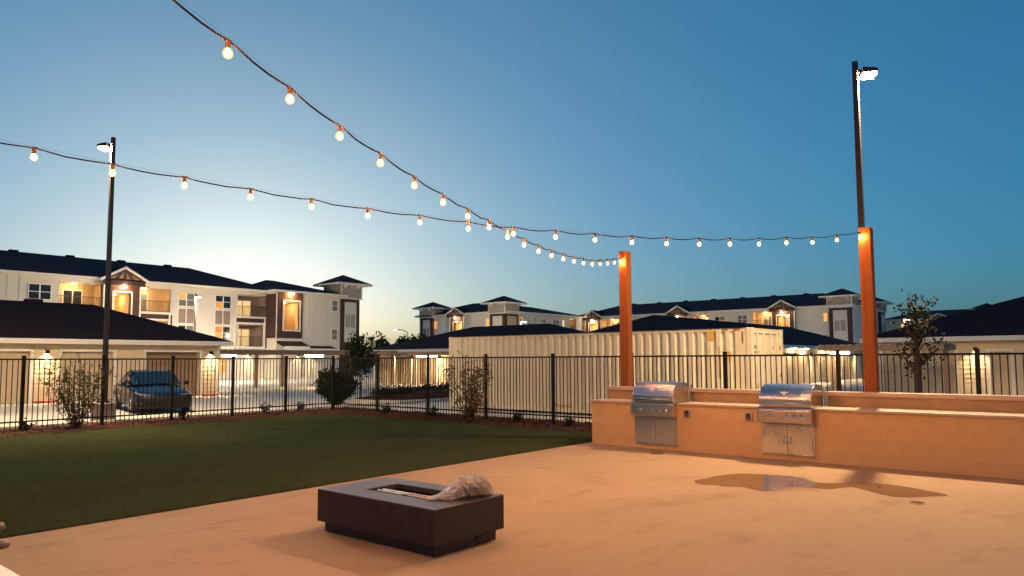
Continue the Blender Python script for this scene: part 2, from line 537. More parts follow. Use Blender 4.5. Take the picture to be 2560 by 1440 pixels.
# puddle on the patio
pud = [(9.78, 4.71), (10.2, 4.68), (10.59, 4.59), (10.83, 4.44), (10.96, 4.18), (11.03, 3.9), (11.02, 3.66), (10.86, 3.44), (10.70, 3.31), (10.76, 3.15), (10.88, 3.01), (11.06, 2.85), (11.18, 2.57), (11.12, 2.3), (11.03, 2.09),
       (10.78, 1.70), (10.58, 1.82), (10.40, 1.98), (10.24, 2.17), (10.28, 2.33), (10.39, 2.48), (10.62, 2.79), (10.42, 2.93), (10.27, 3.05), (10.21, 3.35), (10.07, 3.51), (9.72, 3.55), (9.61, 3.72), (9.76, 4.00), (9.62, 4.2), (9.66, 4.31), (9.60, 4.52)]
pp = []
for i in range(len(pud)):
    p0, p1, p2, p3 = [Vector(pud[(i + k - 1) % len(pud)]) for k in range(4)]
    for t in (0, .25, .5, .75):
        q = .5 * ((2 * p1) + (p2 - p0) * t + (2 * p0 - 5 * p1 + 4 * p2 - p3) * t * t + (3 * p1 - p0 - 3 * p2 + p3) * t ** 3)
        pp.append((q.x + RND.uniform(-.008, .008), q.y + RND.uniform(-.008, .008), .004))
struct('puddle', MB().poly(pp[::-1]), 'wet_concrete')
dm = []
for i in range(0, len(pp), 2):
    a_, b_ = Vector(pp[i - 2][:2]), Vector(pp[(i + 2) % len(pp)][:2])
    tn = (b_ - a_).normalized()
    q = Vector(pp[i][:2]) + Vector((-tn.y, tn.x)) * RND.uniform(.008, .045)
    dm.append((q.x, q.y, .002))
struct('damp_patch', MB().poly(dm[::-1]), 'damp_concrete')
def floor_cap(x, y, r, label):
    t = thing('floor_cap', label, 'drain cap', (x, y, 0), 'round cover caps set in the patio')
    MB().lathe([(r, 0.0), (r, .006), (r * .93, .008)], 24, (x, y, 0)).build('rim', 'cap_metal', t)
    MB().lathe([(r * .80, .009), (r * .78, .012), (.002, .012)], 20, (x, y, 0)).build('cover', 'cap_cover', t)
floor_cap(12.15, 6.60, .17, 'larger round floor cap in front of the grill by the cedar post')
floor_cap(9.97, 1.90, .10, 'small round floor cap beside the far end of the puddle')

def grit():
    g = MB()
    for _ in range(420):
        x, y = RND.uniform(2, 12.7), RND.uniform(-1.5, 8.6)
        if 4.4 < x < 5.6 and 4.5 < y < 6.5:
            continue
        r_ = RND.uniform(.003, .011) * (2.2 if RND.random() < .06 else 1)
        a = RND.uniform(0, PI)
        c, s_ = math.cos(a) * r_, math.sin(a) * r_
        g.add([(x - c, y - s_, .002), (x + s_ * .5, y - c * .5, .002), (x + c, y + s_, .002 + r_ * .3), (x - s_ * .5, y + c * .5, .002 + r_ * .5)], [(0, 1, 2, 3)])
    tag(g.build('leaf_litter', 'mulch_chip'), 'tiny dark bits of bark and grit scattered on the patio', 'litter', kind='stuff')
grit()
# ------------------------------------------------------------------ fence
def fence(label, x0, y0, dx, dy, bay, n, group):
    t = thing('metal_fence', label, 'fence', (x0, y0, 0), group)
    ex, ey = abs(dx), abs(dy)
    p = MB().box(x0 - .038, x0 + .038, y0 - .038, y0 + .038, -.05, 1.90).box(x0 - .044, x0 + .044, y0 - .044, y0 + .044, 1.90, 1.918).build('post', 'black_metal', t)
    pk = None
    for i in range(n + 1):
        px, py = x0 + dx * bay * i, y0 + dy * bay * i
        if i:
            inst(p, t, (px, py, 0)).location = (px - x0, py - y0, 0)
        if i == n:
            break
        a, b = .04, bay - .04
        for zc, hh in ((1.822, .020), (.235, .020)):
            q = MB()
            xa, ya, xb, yb = px + dx * a, py + dy * a, px + dx * b, py + dy * b
            q.box(min(xa, xb) - ey * .017, max(xa, xb) + ey * .017, min(ya, yb) - ex * .017, max(ya, yb) + ex * .017, zc - hh, zc + hh)
            q.build('rail', 'black_metal', t)
        k = round(bay / .118)
        for j in range(1, k):
            s_ = bay * j / k
            lx, ly = px + dx * s_, py + dy * s_
            if pk is None:
                pk = MB().box(x0 - .009, x0 + .009, y0 - .009, y0 + .009, .06, 1.803).build('picket', 'black_metal', t)
                pk.location = (lx - x0, ly - y0, 0)
            else:
                inst(pk, t, (lx, ly, 0))
    return t
fence('long black metal picket fence between the lawn and the parked car', 15.82, 21.46, -1, 0, 1.913, 7, 'black picket fences around the lawn')
fence('long black metal picket fence passing in front of the cream shipping container', 15.82, 21.46 - 2.443, 0, -1, 2.443, 8, 'black picket fences around the lawn')
# closing bay at the corner belongs to the second run
t = bpy.data.objects['metal_fence.001']
for zc in (1.822, .235):
    MB().box(15.803, 15.837, 19.06, 21.42, zc - .02, zc + .02).build('rail', 'black_metal', t)
src = [o for o in t.children if o.name.startswith('picket')][0]
for j in range(1, 21):
    inst(src, t, (15.82, 21.46 - 2.443 * j / 21, 0))

# ------------------------------------------------------------------ grill counter
KX = 12.765
ct = thing('grill_counter', 'long tan block counter holding two steel grills', 'counter', (KX, 8.43, 0))
MB().box(KX + .0035, 13.55, -2.5, 8.426, 0, .862).build('core', 'stucco', ct)
bl = None
rows = [(.0, .215), (.215, .43), (.43, .645), (.645, .862)]
for r, (z0, z1) in enumerate(rows):
    y = 8.43 + (0 if r % 2 == 0 else .2)
    while y > -2.5:
        ya, yb = min(y, 8.43), y - .40
        if ya - yb < .35:
            MB().box(KX, KX + .05, yb + .0009, ya - .0009, z0 + .0007, z1 - .0007).build('block', 'painted_block', ct)
        else:
            if bl is None:
                bl = MB().box(KX, KX + .05, 8.43 - .3991, 8.43 - .0009, .0007, .2143).build('block', 'painted_block', ct)
                bl.location = (0, ya - 8.43, z0)
            else:
                o = inst(bl, ct, (KX, ya, z0))
                o.location = (0, ya - 8.43, z0)
        y -= .40
for ya, yb in ((8.495, 7.415), (6.462, 4.855), (3.925, 1.9), (1.895, -2.5)):
    MB().box(12.738, 13.52, yb, ya, .864, .907).build('countertop', 'counter_stone', ct, bevel=.006)
for ya, yb in ((8.49, 7.43), (6.51, 4.87), (3.93, -2.5)):
    MB().box(13.50, 13.70, yb, ya, .0, 1.092).build('backsplash', 'stucco', ct)
    MB().box(13.455, 13.735, yb - .0, ya + .03, 1.094, 1.165).build('backsplash_cap', 'counter_stone', ct, bevel=.005)
for y in (6.542, 3.962):
    MB().box(13.47, 13.53, y - .018, y + .018, .91, 1.25).build('flashing', 'grey_metal', ct, bevel=.004)
for y, z in ((6.27, .715), (5.073, .715)):
    ob = MB().box(KX - .022, KX + .01, y - .072, y + .072, z - .085, z + .085).build('outlet_box', 'grey_metal', ct, bevel=.006)
    MB().box(KX - .030, KX - .020, y - .042, y + .042, z - .058, z + .058).build('receptacle', 'dark_plastic', ob, bevel=.003)
    MB().box(KX - .036, KX - .028, y - .026, y + .018, z - .048, z - .012).build('red_switch', 'red_plastic', ob)

# ------------------------------------------------------------------ grills
def grill(yl, label, steel):
    W = .91
    F = Fr('X', 0, yl)          # d is world x
    t = thing('built_in_grill', label, 'grill', (12.74, yl - W / 2, 0), 'stainless grills set in the counter')
    # lower doors
    fr_ = MB(F)
    fr_.box(0, W, 12.742, 12.764, .085, .105); fr_.box(0, W, 12.742, 12.764, .585, .61); fr_.box(0, .03, 12.742, 12.764, .105, .585); fr_.box(W - .03, W, 12.742, 12.764, .105, .585)
    fr_.build('door_frame', steel, t, bevel=.003)
    for a, b, hx in ((.033, W / 2 - .003, W / 2 - .055), (W / 2 + .003, W - .033, W / 2 + .055)):
        d = MB(F).box(a, b, 12.732, 12.757, .108, .582).build('door', steel, t, bevel=.005)
        h = MB()
        h.tube([F(hx, 12.733, .29), F(hx, 12.708, .30), F(hx, 12.704, .35), F(hx, 12.708, .40), F(hx, 12.733, .41)], .008, 8)
        h.build('door_handle', 'steel', d, smooth=True)
    MB(F).box(.02, W - .02, 12.75, 13.30, .62, .93).build('firebox', steel, t)
    # control panel: box with rounded nose and curved side cheeks
    prof = [(12.74, .64), (12.625, .64), (12.602, .655), (12.601, .70), (12.597, .845), (12.610, .878), (12.64, .895), (12.70, .90), (12.74, .90)]
    MB(F).prism(prof, .005, W - .005, lambda p, q, a: (a, p, q)).build('control_panel', steel, t, bevel=.004)
    for u0, u1 in ((-.006, .012), (W - .012, W + .006)):
        MB(F).prism([(12.76, .66), (12.60, .63), (12.588, .66), (12.592, .86), (12.62, .905), (12.76, .91)], u0, u1, lambda p, q, a: (a, p, q)).build('panel_cheek', steel, t, bevel=.003)
    MB(F).box(.02, W - .02, 12.592, 12.606, .858, .868).build('panel_trim', 'chrome', t)
    for u in (.205, .475, .61, .745):
        p = F(u, 12.600, .765)
        k = MB().lathe([(.034, 0), (.034, -.006), (.024, -.010), (.022, -.034), (.018, -.038)], 18, p, 'x').build('knob', 'chrome', t, smooth=False)
        MB().box(p[0] - .044, p[0] - .036, p[1] - .004, p[1] + .004, p[2] - .018, p[2] + .018).build('knob_grip', 'steel', k)
    # hood
    prof = [(13.32, .925), (12.652, .925), (12.650, .96), (12.647, 1.045), (12.665, 1.095), (12.69, 1.145), (12.73, 1.20), (12.785, 1.245), (12.85, 1.277), (12.93, 1.297), (13.05, 1.305), (13.17, 1.297), (13.26, 1.26), (13.31, 1.19), (13.325, 1.08)]
    hd = MB(F).prism(prof, .012, W - .012, lambda p, q, a: (a, p, q)).build('hood', steel, t, bevel=.005)
    MB(F).prism([(12.646, 1.05), (12.640, 1.045), (12.640, 1.035), (12.652, 1.03)], .012, W - .012, lambda p, q, a: (a, p, q)).build('hood_lip', 'steel', hd)
    hh = MB().tube([F(.05, 12.595, .985), F(W - .05, 12.595, .985)], .014, 12)
    ho = hh.build('hood_handle', 'chrome', t, smooth=True)
    for u in (.075, W - .075):
        MB().tube([F(u, 12.648, .985), F(u, 12.595, .985)], .011, 10).build('handle_bracket', 'dark_plastic', ho, smooth=True)
    # horned emblem plate on the hood, lying on the curved front
    e = MB(F)
    pts = [(-.075, .030), (-.060, .012), (-.035, .006), (-.030, .018), (0, .024), (.030, .018), (.035, .006), (.060, .012), (.075, .030), (.066, -.006), (.036, -.016), (.024, -.04), (.012, -.058), (-.012, -.058), (-.024, -.04), (-.036, -.016), (-.066, -.006)]
    def on(u, v):
        z = 1.165 + v * .8; i = max(0, min(1, (z - 1.095) / .105))
        return (W * .48 + u, 12.665 + .065 * i ** 1.25 - .006, z)
    e.add([on(*p) for p in pts] + [(on(*p)[0], on(*p)[1] + .004, on(*p)[2]) for p in pts], [tuple(range(len(pts)))[::-1]] + [(i, (i + 1) % len(pts), (i + 1) % len(pts) + len(pts), i + len(pts)) for i in range(len(pts))])
    e.build('emblem', 'white_plastic', hd)
    return t
grill(7.395, 'left stainless built in grill beside the first cedar post', 'steel')
grill(4.84, 'right stainless grill with wavy reflections nearer the second cedar post', 'steel_film')

# ------------------------------------------------------------------ fire pit table and bag
fp = thing('fire_pit', 'low dark rectangular fire pit table standing on the patio', 'fire pit', (4.97, 5.46, 0))
X0, X1, Y0, Y1 = 4.555, 5.50, 4.68, 6.41
MB().box(X0 + .055, X1 - .055, Y0 + .055, Y1 - .055, 0, .11).build('base', 'pit_concrete', fp, bevel=.005)
sh = MB()
hx0, hx1, hy0, hy1 = 4.84, 5.27, 5.02, 5.99
o4 = [(X0, Y0), (X1, Y0), (X1, Y1), (X0, Y1)]
sh.loft([[(x, y, .108) for x, y in o4], [(x, y, .421) for x, y in o4]], closed=True)
sh.build('shell', 'pit_concrete', fp)
tp = MB()
i4 = [(hx0, hy0), (hx1, hy0), (hx1, hy1), (hx0, hy1)]
tp.loft([[(x, y, .419) for x, y in o4], [(x, y, .433) for x, y in o4], [(x, y, .433) for x, y in i4], [(x, y, .385) for x, y in i4]], closed=True)
tp.build('top', 'pit_top_sheen', fp, bevel=.005)
pan = MB()
pan.loft([[(x, y, .385) for x, y in i4], [(x, y, .315) for x, y in i4]], closed=True)
pan.poly([(x, y, .315) for x, y in i4])
pan.build('fire_pan', 'black_metal', fp)
for x in (4.96, 5.03):
    MB().tube([(x, 5.09, .408), (x, 5.93, .408)], .014, 8).build('burner_tube', 'grey_metal', fp, smooth=True)
MB().box(4.94, 5.05, 5.47, 5.53, .386, .42).build('burner_valve', 'cap_metal', fp)
MB().box(5.16, 5.30, Y0 + .045, Y0 + .056, .03, .08).build('vent_slot', 'dark_plastic', fp)
bag = thing('plastic_bag', 'crumpled clear plastic bag of lava rock lying on the fire pit', 'bag', (5.18, 4.88, .433))
def bag_mesh():
    g = MB()
    ax = Vector((.62, -.30, 0)).normalized(); bx = Vector((.30, .62, 0)).normalized()
    nu, nv = 20, 15
    c0 = Vector((5.13, 4.92, .435))
    for i in range(nu + 1):
        t_ = i / nu
        s_ = -.33 + .66 * t_
        if t_ < .34:
            q = t_ / .34
            rw = .05 + .11 * q + .015 * math.sin(9 * q); rz = .008 + .030 * q ** 1.5
        else:
            q = (t_ - .34) / .66
            rw = .185 * math.sqrt(max(0, 1 - abs((q - .42) / .60) ** 2.6)); rz = (.038 + .058 * min(1, q * 3.2) + .010 * math.sin(q * 11)) * math.sqrt(max(0, 1 - (q * .985) ** 5)) + .004
        for j in range(nv):
            w = 2 * PI * j / nv
            cr = 1 + RND.uniform(-.16, .13) + .05 * math.sin(9 * t_ + 3 * w)
            p = c0 + ax * s_ + bx * (rw * math.cos(w) * cr)
            z = rz + rz * math.sin(w) * cr * 1.0
            if math.sin(w) < 0: z = max(.001, rz * (1 + math.sin(w)) * .6 + .001)
            g.v.append((p.x, p.y, c0.z + z))
    for i in range(nu):
        for j in range(nv):
            g.f.append((i * nv + j, i * nv + (j + 1) % nv, (i + 1) * nv + (j + 1) % nv, (i + 1) * nv + j))
    return g
bag_mesh().build('film', 'plastic_film', bag)
rk = MB()
for _ in range(190):
    q = RND.random()
    ax = Vector((.62, -.30, 0)).normalized(); bx = Vector((.30, .62, 0)).normalized()
    s_ = RND.uniform(.0, .29); rr_ = .165 * math.sqrt(max(0.05, 1 - ((s_ - .1) / .22) ** 2)); k = RND.uniform(-1, 1)
    zt = .125 * math.sqrt(max(.02, 1 - k * k)) * math.sqrt(max(.05, 1 - ((s_ - .12) / .23) ** 2))
    p = Vector((5.13, 4.92, .438)) + ax * s_ + bx * rr_ * k * .9 + Vector((0, 0, RND.uniform(.012, max(.014, zt))))
    r = RND.uniform(.009, .017)
    vs_ = []
    for d in ((1, 0, 0), (-1, 0, 0), (0, 1, 0), (0, -1, 0), (0, 0, 1), (0, 0, -1)):
        f_ = r * RND.uniform(.7, 1.3)
        vs_.append((p.x + d[0] * f_, p.y + d[1] * f_, p.z + d[2] * f_))
    rk.add(vs_, [(0, 2, 4), (2, 1, 4), (1, 3, 4), (3, 0, 4), (2, 0, 5), (1, 2, 5), (3, 1, 5), (0, 3, 5)])
tag(rk.build('lava_rock', 'rock', bag), kind='stuff')

# ------------------------------------------------------------------ cedar posts and string lights
def cedar(x, y, label, h=4.19):
    t = thing('cedar_post', label, 'post', (x, y, 0), 'square cedar posts carrying the string lights')
    MB().box(x - .10, x + .10, y - .105, y + .105, 0, h).build('shaft', 'cedar', t, bevel=.014)
    hk = MB()
    hk.tube([(x - .10, y, 4.00), (x - .135, y, 4.00), (x - .15, y, 3.985), (x - .135, y, 3.97), (x - .118, y, 3.98)], .006, 6)
    hk.build('eye_hook', 'bronze_metal', t, smooth=True)
cedar(14.0, 8.31, 'thinner looking tall cedar post behind the left grill', 4.17)
cedar(14.0, 3.305, 'tall cedar post right of the second grill, in front of the lamp pole', 4.10)
cedar(0.52, 8.47, 'tall cedar post at the lawn edge left of the view')
cedar(9.2, -5.6, 'tall cedar post on the near patio far right of the camera')
cedar(-0.06, 3.53, 'tall cedar post on the patio left of the camera')
globe_me = None
def string_light(label, S, ang, sp, zs, end):
    global globe_me
    t = thing('string_light', label, 'string lights', S, 'string lights crossing over the patio')
    d = Vector((math.cos(ang), math.sin(ang), 0))
    pts = [Vector((S[0], S[1], 0)) + d * (sp * i) + Vector((0, 0, z)) for i, z in enumerate(zs)]
    cord = [Vector(S)]
    wire = [Vector(S) + Vector((0, 0, .012))]
    SOCK = .085
    tops = [p + Vector((0, 0, SOCK)) for p in pts]
    for i, p in enumerate(tops):
        if i:
            prev = tops[i - 1]
            for f_ in (.15, .38, .62, .85):
                q = prev.lerp(p, f_)
                q.z -= .022 * math.sin(PI * f_) + RND.uniform(-.004, .004)
                q += Vector((RND.uniform(-.004, .004), RND.uniform(-.004, .004), 0))
                cord.append(q)
        cord.append(p)
        wire.append(p + Vector((0, 0, .014)))
    cord.append(Vector(end)); wire.append(Vector(end) + Vector((0, 0, .012)))
    MB().tube(cord, .0070, 6).build('cord', 'cord_rubber', t, smooth=True)
    MB().tube(wire, .0008, 4).build('support_wire', 'cord_rubber', t)
    for p in pts:
        if globe_me is None:
            pr = []
            for k in range(9):
                w = PI * k / 8
                pr.append((max(.001, .036 * math.sin(w) * (1.0 if w < PI / 2 else .90)), -.040 * math.cos(w) if w < PI / 2 else .034 * -math.cos(w)))
            g = MB().lathe(pr, 12)
            me = bpy.data.meshes.new('bulb'); me.from_pydata(g.v, [], g.f); me.materials.append(M('bulb_shell'))
            gc = MB().lathe([(max(.001, .0175 * math.sin(PI * k / 8)), -.004 - .023 * math.cos(PI * k / 8)) for k in range(9)], 10)
            me3 = bpy.data.meshes.new('glowing_core'); me3.from_pydata(gc.v, [], gc.f); me3.materials.append(M('bulb_glow'))
            g2 = MB().lathe([(.016, .026), (.018, .034), (.018, .075), (.011, .080)], 10).box(-.028, .028, -.009, .009, .078, .094)
            me2 = bpy.data.meshes.new('socket'); me2.from_pydata(g2.v, [], g2.f); me2.materials.append(M('socket'))
            globe_me = (me, me2, me3)
        b = bpy.data.objects.new('bulb', globe_me[0]); COL.objects.link(b)
        b.parent = t; b.location = p - Vector(S)
        s_ = bpy.data.objects.new('socket', globe_me[1]); COL.objects.link(s_)
        s_.parent = b; s_.rotation_euler = (0, 0, ang)
        k_ = bpy.data.objects.new('glowing_core', globe_me[2]); COL.objects.link(k_)
        k_.parent = b
zA = [3.93, 3.82, 3.73, 3.67, 3.60, 3.55, 3.50, 3.46, 3.43, 3.41, 3.40, 3.39, 3.40, 3.42, 3.44, 3.48, 3.52, 3.57, 3.62, 3.69, 3.77, 3.86]
zB = [3.93, 3.83, 3.73, 3.64, 3.56, 3.50, 3.45, 3.41, 3.38, 3.36, 3.36, 3.37, 3.39, 3.41, 3.44, 3.48, 3.54, 3.60, 3.69, 3.78, 3.88, 3.95]
string_light('string of lit bulbs sagging across to the right cedar post', (13.85, 3.36, 4.0), math.radians(159.3), .652, zA, (.62, 8.45, 3.97))
string_light('unseen string of lit bulbs added behind the viewpoint to light the near patio', (-.06, 3.43, 4.0), math.radians(-44.5), .640, [3.9 - .55 * math.sin(PI * i / 19) for i in range(20)], (9.1, -5.5, 4.0))  # out of view, added to brighten the near right of the patio
string_light('string of lit bulbs rising from the left cedar post towards the upper left', (13.85, 8.33, 4.0), math.radians(199.0), .640, zB, (.04, 3.55, 4.02))

# ------------------------------------------------------------------ lamp poles
def lamp_pole(x, y, h, ax, ay, label, base=None, w=.06, glow='pole_glow', r=1.0):
    t = thing('lamp_pole', label, 'street lamp', (x, y, 0), 'parking lamp poles')
    MB().loft([[(x + sx * w * q, y + sy * w * q, z) for sx, sy in ((-1, -1), (1, -1), (1, 1), (-1, 1))] for q, z in ((1.0, 0), (.92, h * .6), (.85, h))], closed=True, caps=True).build('pole', 'bronze_metal', t)
    if base:
        MB().lathe([(base, -.05), (base, .53), (base * .95, .56), (.02, .56)], 24, (x, y, 0)).build('footing', 'base_concrete', t)
        MB().box(x - .13, x + .13, y - .13, y + .13, .56, .60).build('base_plate', 'bronze_metal', t)
    px, py = -ay, ax
    def P(a, b, z):
        return (x + ax * a + px * b, y + ay * a + py * b, z)
    hz = h - .10
    hd = MB(P).box(.04, .14, -.03, .03, hz - .16, hz - .09).prism([(.12, hz - .20), (.58 * r, hz - .20), (.58 * r, hz - .13), (.45 * r, hz - .10), (.12, hz - .08)], -.16, .16, lambda p, q, a: (p, a, q)).build('lamp_head', 'bronze_metal', t)
    MB(P).box(.15, .56 * r, -.145, .145, hz - .265, hz - .202).build('lens', glow, hd, bevel=.028, seg=3)
lamp_pole(8.68, 22.72, 8.46, -.5, .866, 'tall bronze lamp pole on a round footing beside the dark car', .33, r=.72)
lamp_pole(16.55, 3.98, 8.20, .5, -.866, 'tall bronze lamp pole rising behind the right cedar post', r=.72, glow='right_pole_glow')
lamp_pole(29.2, 58.5, 7.35, 0, -1, 'slim lit lamp pole in front of the tall left apartment block', w=.07, glow='far_pole_glow')
lamp_pole(50.5, 40.9, 5.45, 0, -1, 'short lit lamp pole seen over the roof below the corner tower', w=.06, glow='far_pole_glow')
lamp_pole(85.0, 38.0, 6.0, 1, 0, 'unseen lamp pole added behind the low garage to light the long gabled block', w=.06, glow='mid_pole_glow')  # added pole hidden by the garage roof, brightens the gabled walls
lamp_pole(66.0, 62.0, 5.0, 1, 0, 'low unseen lamp pole added to light the twin towered corner block', w=.06, glow='far_pole_glow')  # added pole out of sight, brightens the corner block
lamp_pole(92.0, 18.0, 6.4, -.6, -.8, 'distant lit lamp pole glimpsed through the young tree', w=.06, glow='mid_pole_glow')
sl = thing('street_light', 'distant street light with a curved arm against the pale sky', 'street lamp', (81.37, 90.15, 0))
c = []
for k in range(9):
    w = PI / 2 * k / 8
    c.append((81.37 - 1.9 * (1 - math.cos(w)) * .638, 90.15 + 1.9 * (1 - math.cos(w)) * .770, 6.1 + .75 * math.sin(w)))
MB().tube([(81.37, 90.15, 0), (81.37, 90.15, 4)] + c, .07, 6).build('pole', 'bronze_metal', sl)
hd = MB().box(79.6, 80.2, 91.45, 91.75, 6.80, 6.92).build('lamp_head', 'bronze_metal', sl)
MB().box(79.65, 80.15, 91.48, 91.72, 6.74, 6.795).build('lens', emit('far_glow', (1.0, .75, .45), 14), hd)

# ------------------------------------------------------------------ shipping container
cx0, cx1, cy0, cy1, cz1 = 19.05, 21.45, 7.42, 18.85, 2.595
rm = rust_mat()
co = thing('shipping_container', 'long cream corrugated shipping container with rusty corners behind the fence', 'container', (20.25, 13.1, 0))
for (x, y) in ((cx0, cy0), (cx1 - .16, cy0), (cx0, cy1 - .16), (cx1 - .16, cy1 - .16)):
    MB().box(x, x + .16, y, y + .16, .02, cz1).build('corner_post', rm, co, bevel=.01)
    for z in (.0, cz1 - .118):
        MB().box(x - .004, x + .164, y - .004, y + .164, z, z + .12).build('corner_casting', rm, co, bevel=.012)
for x in (cx0 + .01, cx1 - .07):
    MB().box(x, x + .06, cy0 + .165, cy1 - .165, cz1 - .085, cz1 - .012).build('top_rail', rm, co)
    MB().box(x, x + .06, cy0 + .165, cy1 - .165, .06, .20).build('bottom_rail', rm, co)
def corr(xf, xb):
    g, prof = MB(), []
    y = cy0 + .17
    prof.append((xf + .012, y)); y += .30; prof.append((xf + .012, y))
    while y < cy1 - .55:
        for dy, x in ((.04, xb), (.115, xb), (.155, xf + .012), (.275, xf + .012)):
            prof.append((x, min(y + dy, cy1 - .18)))
        y += .275
    prof.append((xf + .012, cy1 - .168))
    g.loft([[(x, y, .20) for x, y in prof], [(x, y, cz1 - .085) for x, y in prof]])
    return g
corr(cx0, cx0 + .055).build('side_panel', rm, co)
corr(cx1 - .03, cx1 - .07).build('side_panel', rm, co)
MB().box(cx0 + .01, cx1 - .01, cy0 + .02, cy1 - .02, cz1 - .03, cz1 - .008).build('roof_panel', rm, co)
MB().box(cx0 + .16, cx1 - .16, cy1 - .10, cy1 - .05, .1, cz1 - .05).build('end_panel', rm, co)
MB().box(cx0 + .16, cx1 - .16, cy0 + .02, cy0 + .10, cz1 - .14, cz1 - .02).build('door_header', rm, co)
MB().box(cx0 + .16, cx1 - .16, cy0 + .02, cy0 + .10, .05, .17).build('door_sill', rm, co)
for a, b in ((cx0 + .165, (cx0 + cx1) / 2 - .008), ((cx0 + cx1) / 2 + .008, cx1 - .165)):
    d = MB().box(a, b, cy0 + .045, cy0 + .085, .18, cz1 - .15).build('door', rm, co, bevel=.006)
    for f_ in (.28, .76):
        x = a + (b - a) * f_
        r_ = MB().tube([(x, cy0 + .022, .12), (x, cy0 + .022, cz1 - .09)], .018, 8).build('lock_rod', rm, d)
        MB().box(x - .12, x + .02, cy0 + .004, cy0 + .018, 1.02, 1.05).build('lock_handle', 'grey_metal', d)
        for z in (.20, .75, 1.5, 2.05, 2.40):
            MB().box(x - .04, x + .04, cy0 + .01, cy0 + .043, z, z + .05).build('rod_guide', rm, d)
    for z in (.45, 1.2, 2.0):
        MB().box(b - .03 if b > 20.3 else a - .0, b + .02 if b > 20.3 else a + .05, cy0 + .015, cy0 + .044, z, z + .12).build('hinge', 'rust', d)
MB().box(19.32, 19.60, cy0 + .037, cy0 + .0445, 2.02, 2.12).build('stencil_mark', 'faded_print', co)
MB().box(19.32, 19.66, cy0 + .037, cy0 + .0445, 1.90, 1.97).build('stencil_mark', 'faded_print', co)
MB().box(19.30, 19.62, cy0 + .036, cy0 + .0445, 1.68, 1.80).build('data_plate', 'pale_print', co)
MB().box(20.55, 20.75, cy0 + .037, cy0 + .0445, 2.02, 2.10).build('stencil_mark', 'faded_print', co)
for y, z, w, h in ((8.60, 2.26, .20, .28), (8.10, 1.70, .18, .25)):
    MB().box(cx0 + .004, cx0 + .0105, y - w / 2, y + w / 2, z, z + h).build('decal', 'decal_orange', co)
MB().box(cx0 + .004, cx0 + .0105, 13.3, 14.0, .235, .30).build('decal', 'decal_orange', co)
for y in (13.35, 9.4, 17.0):
    MB().box(cx0 + .005, cx0 + .25, y, y + .36, .01, .055).build('skid_block', 'dark_plastic', co)
for y0_, y1_, z0_, z1_ in ((7.66, 7.71, 2.16, 2.50), (7.74, 7.95, 2.515, 2.56), (8.1, 8.26, 2.53, 2.565), (8.35, 8.37, 1.2, 2.1)):
    MB().box(cx0 + .0065, cx0 + .0098, y0_, y1_, z0_, z1_).build('rust_streak', 'rust', co)

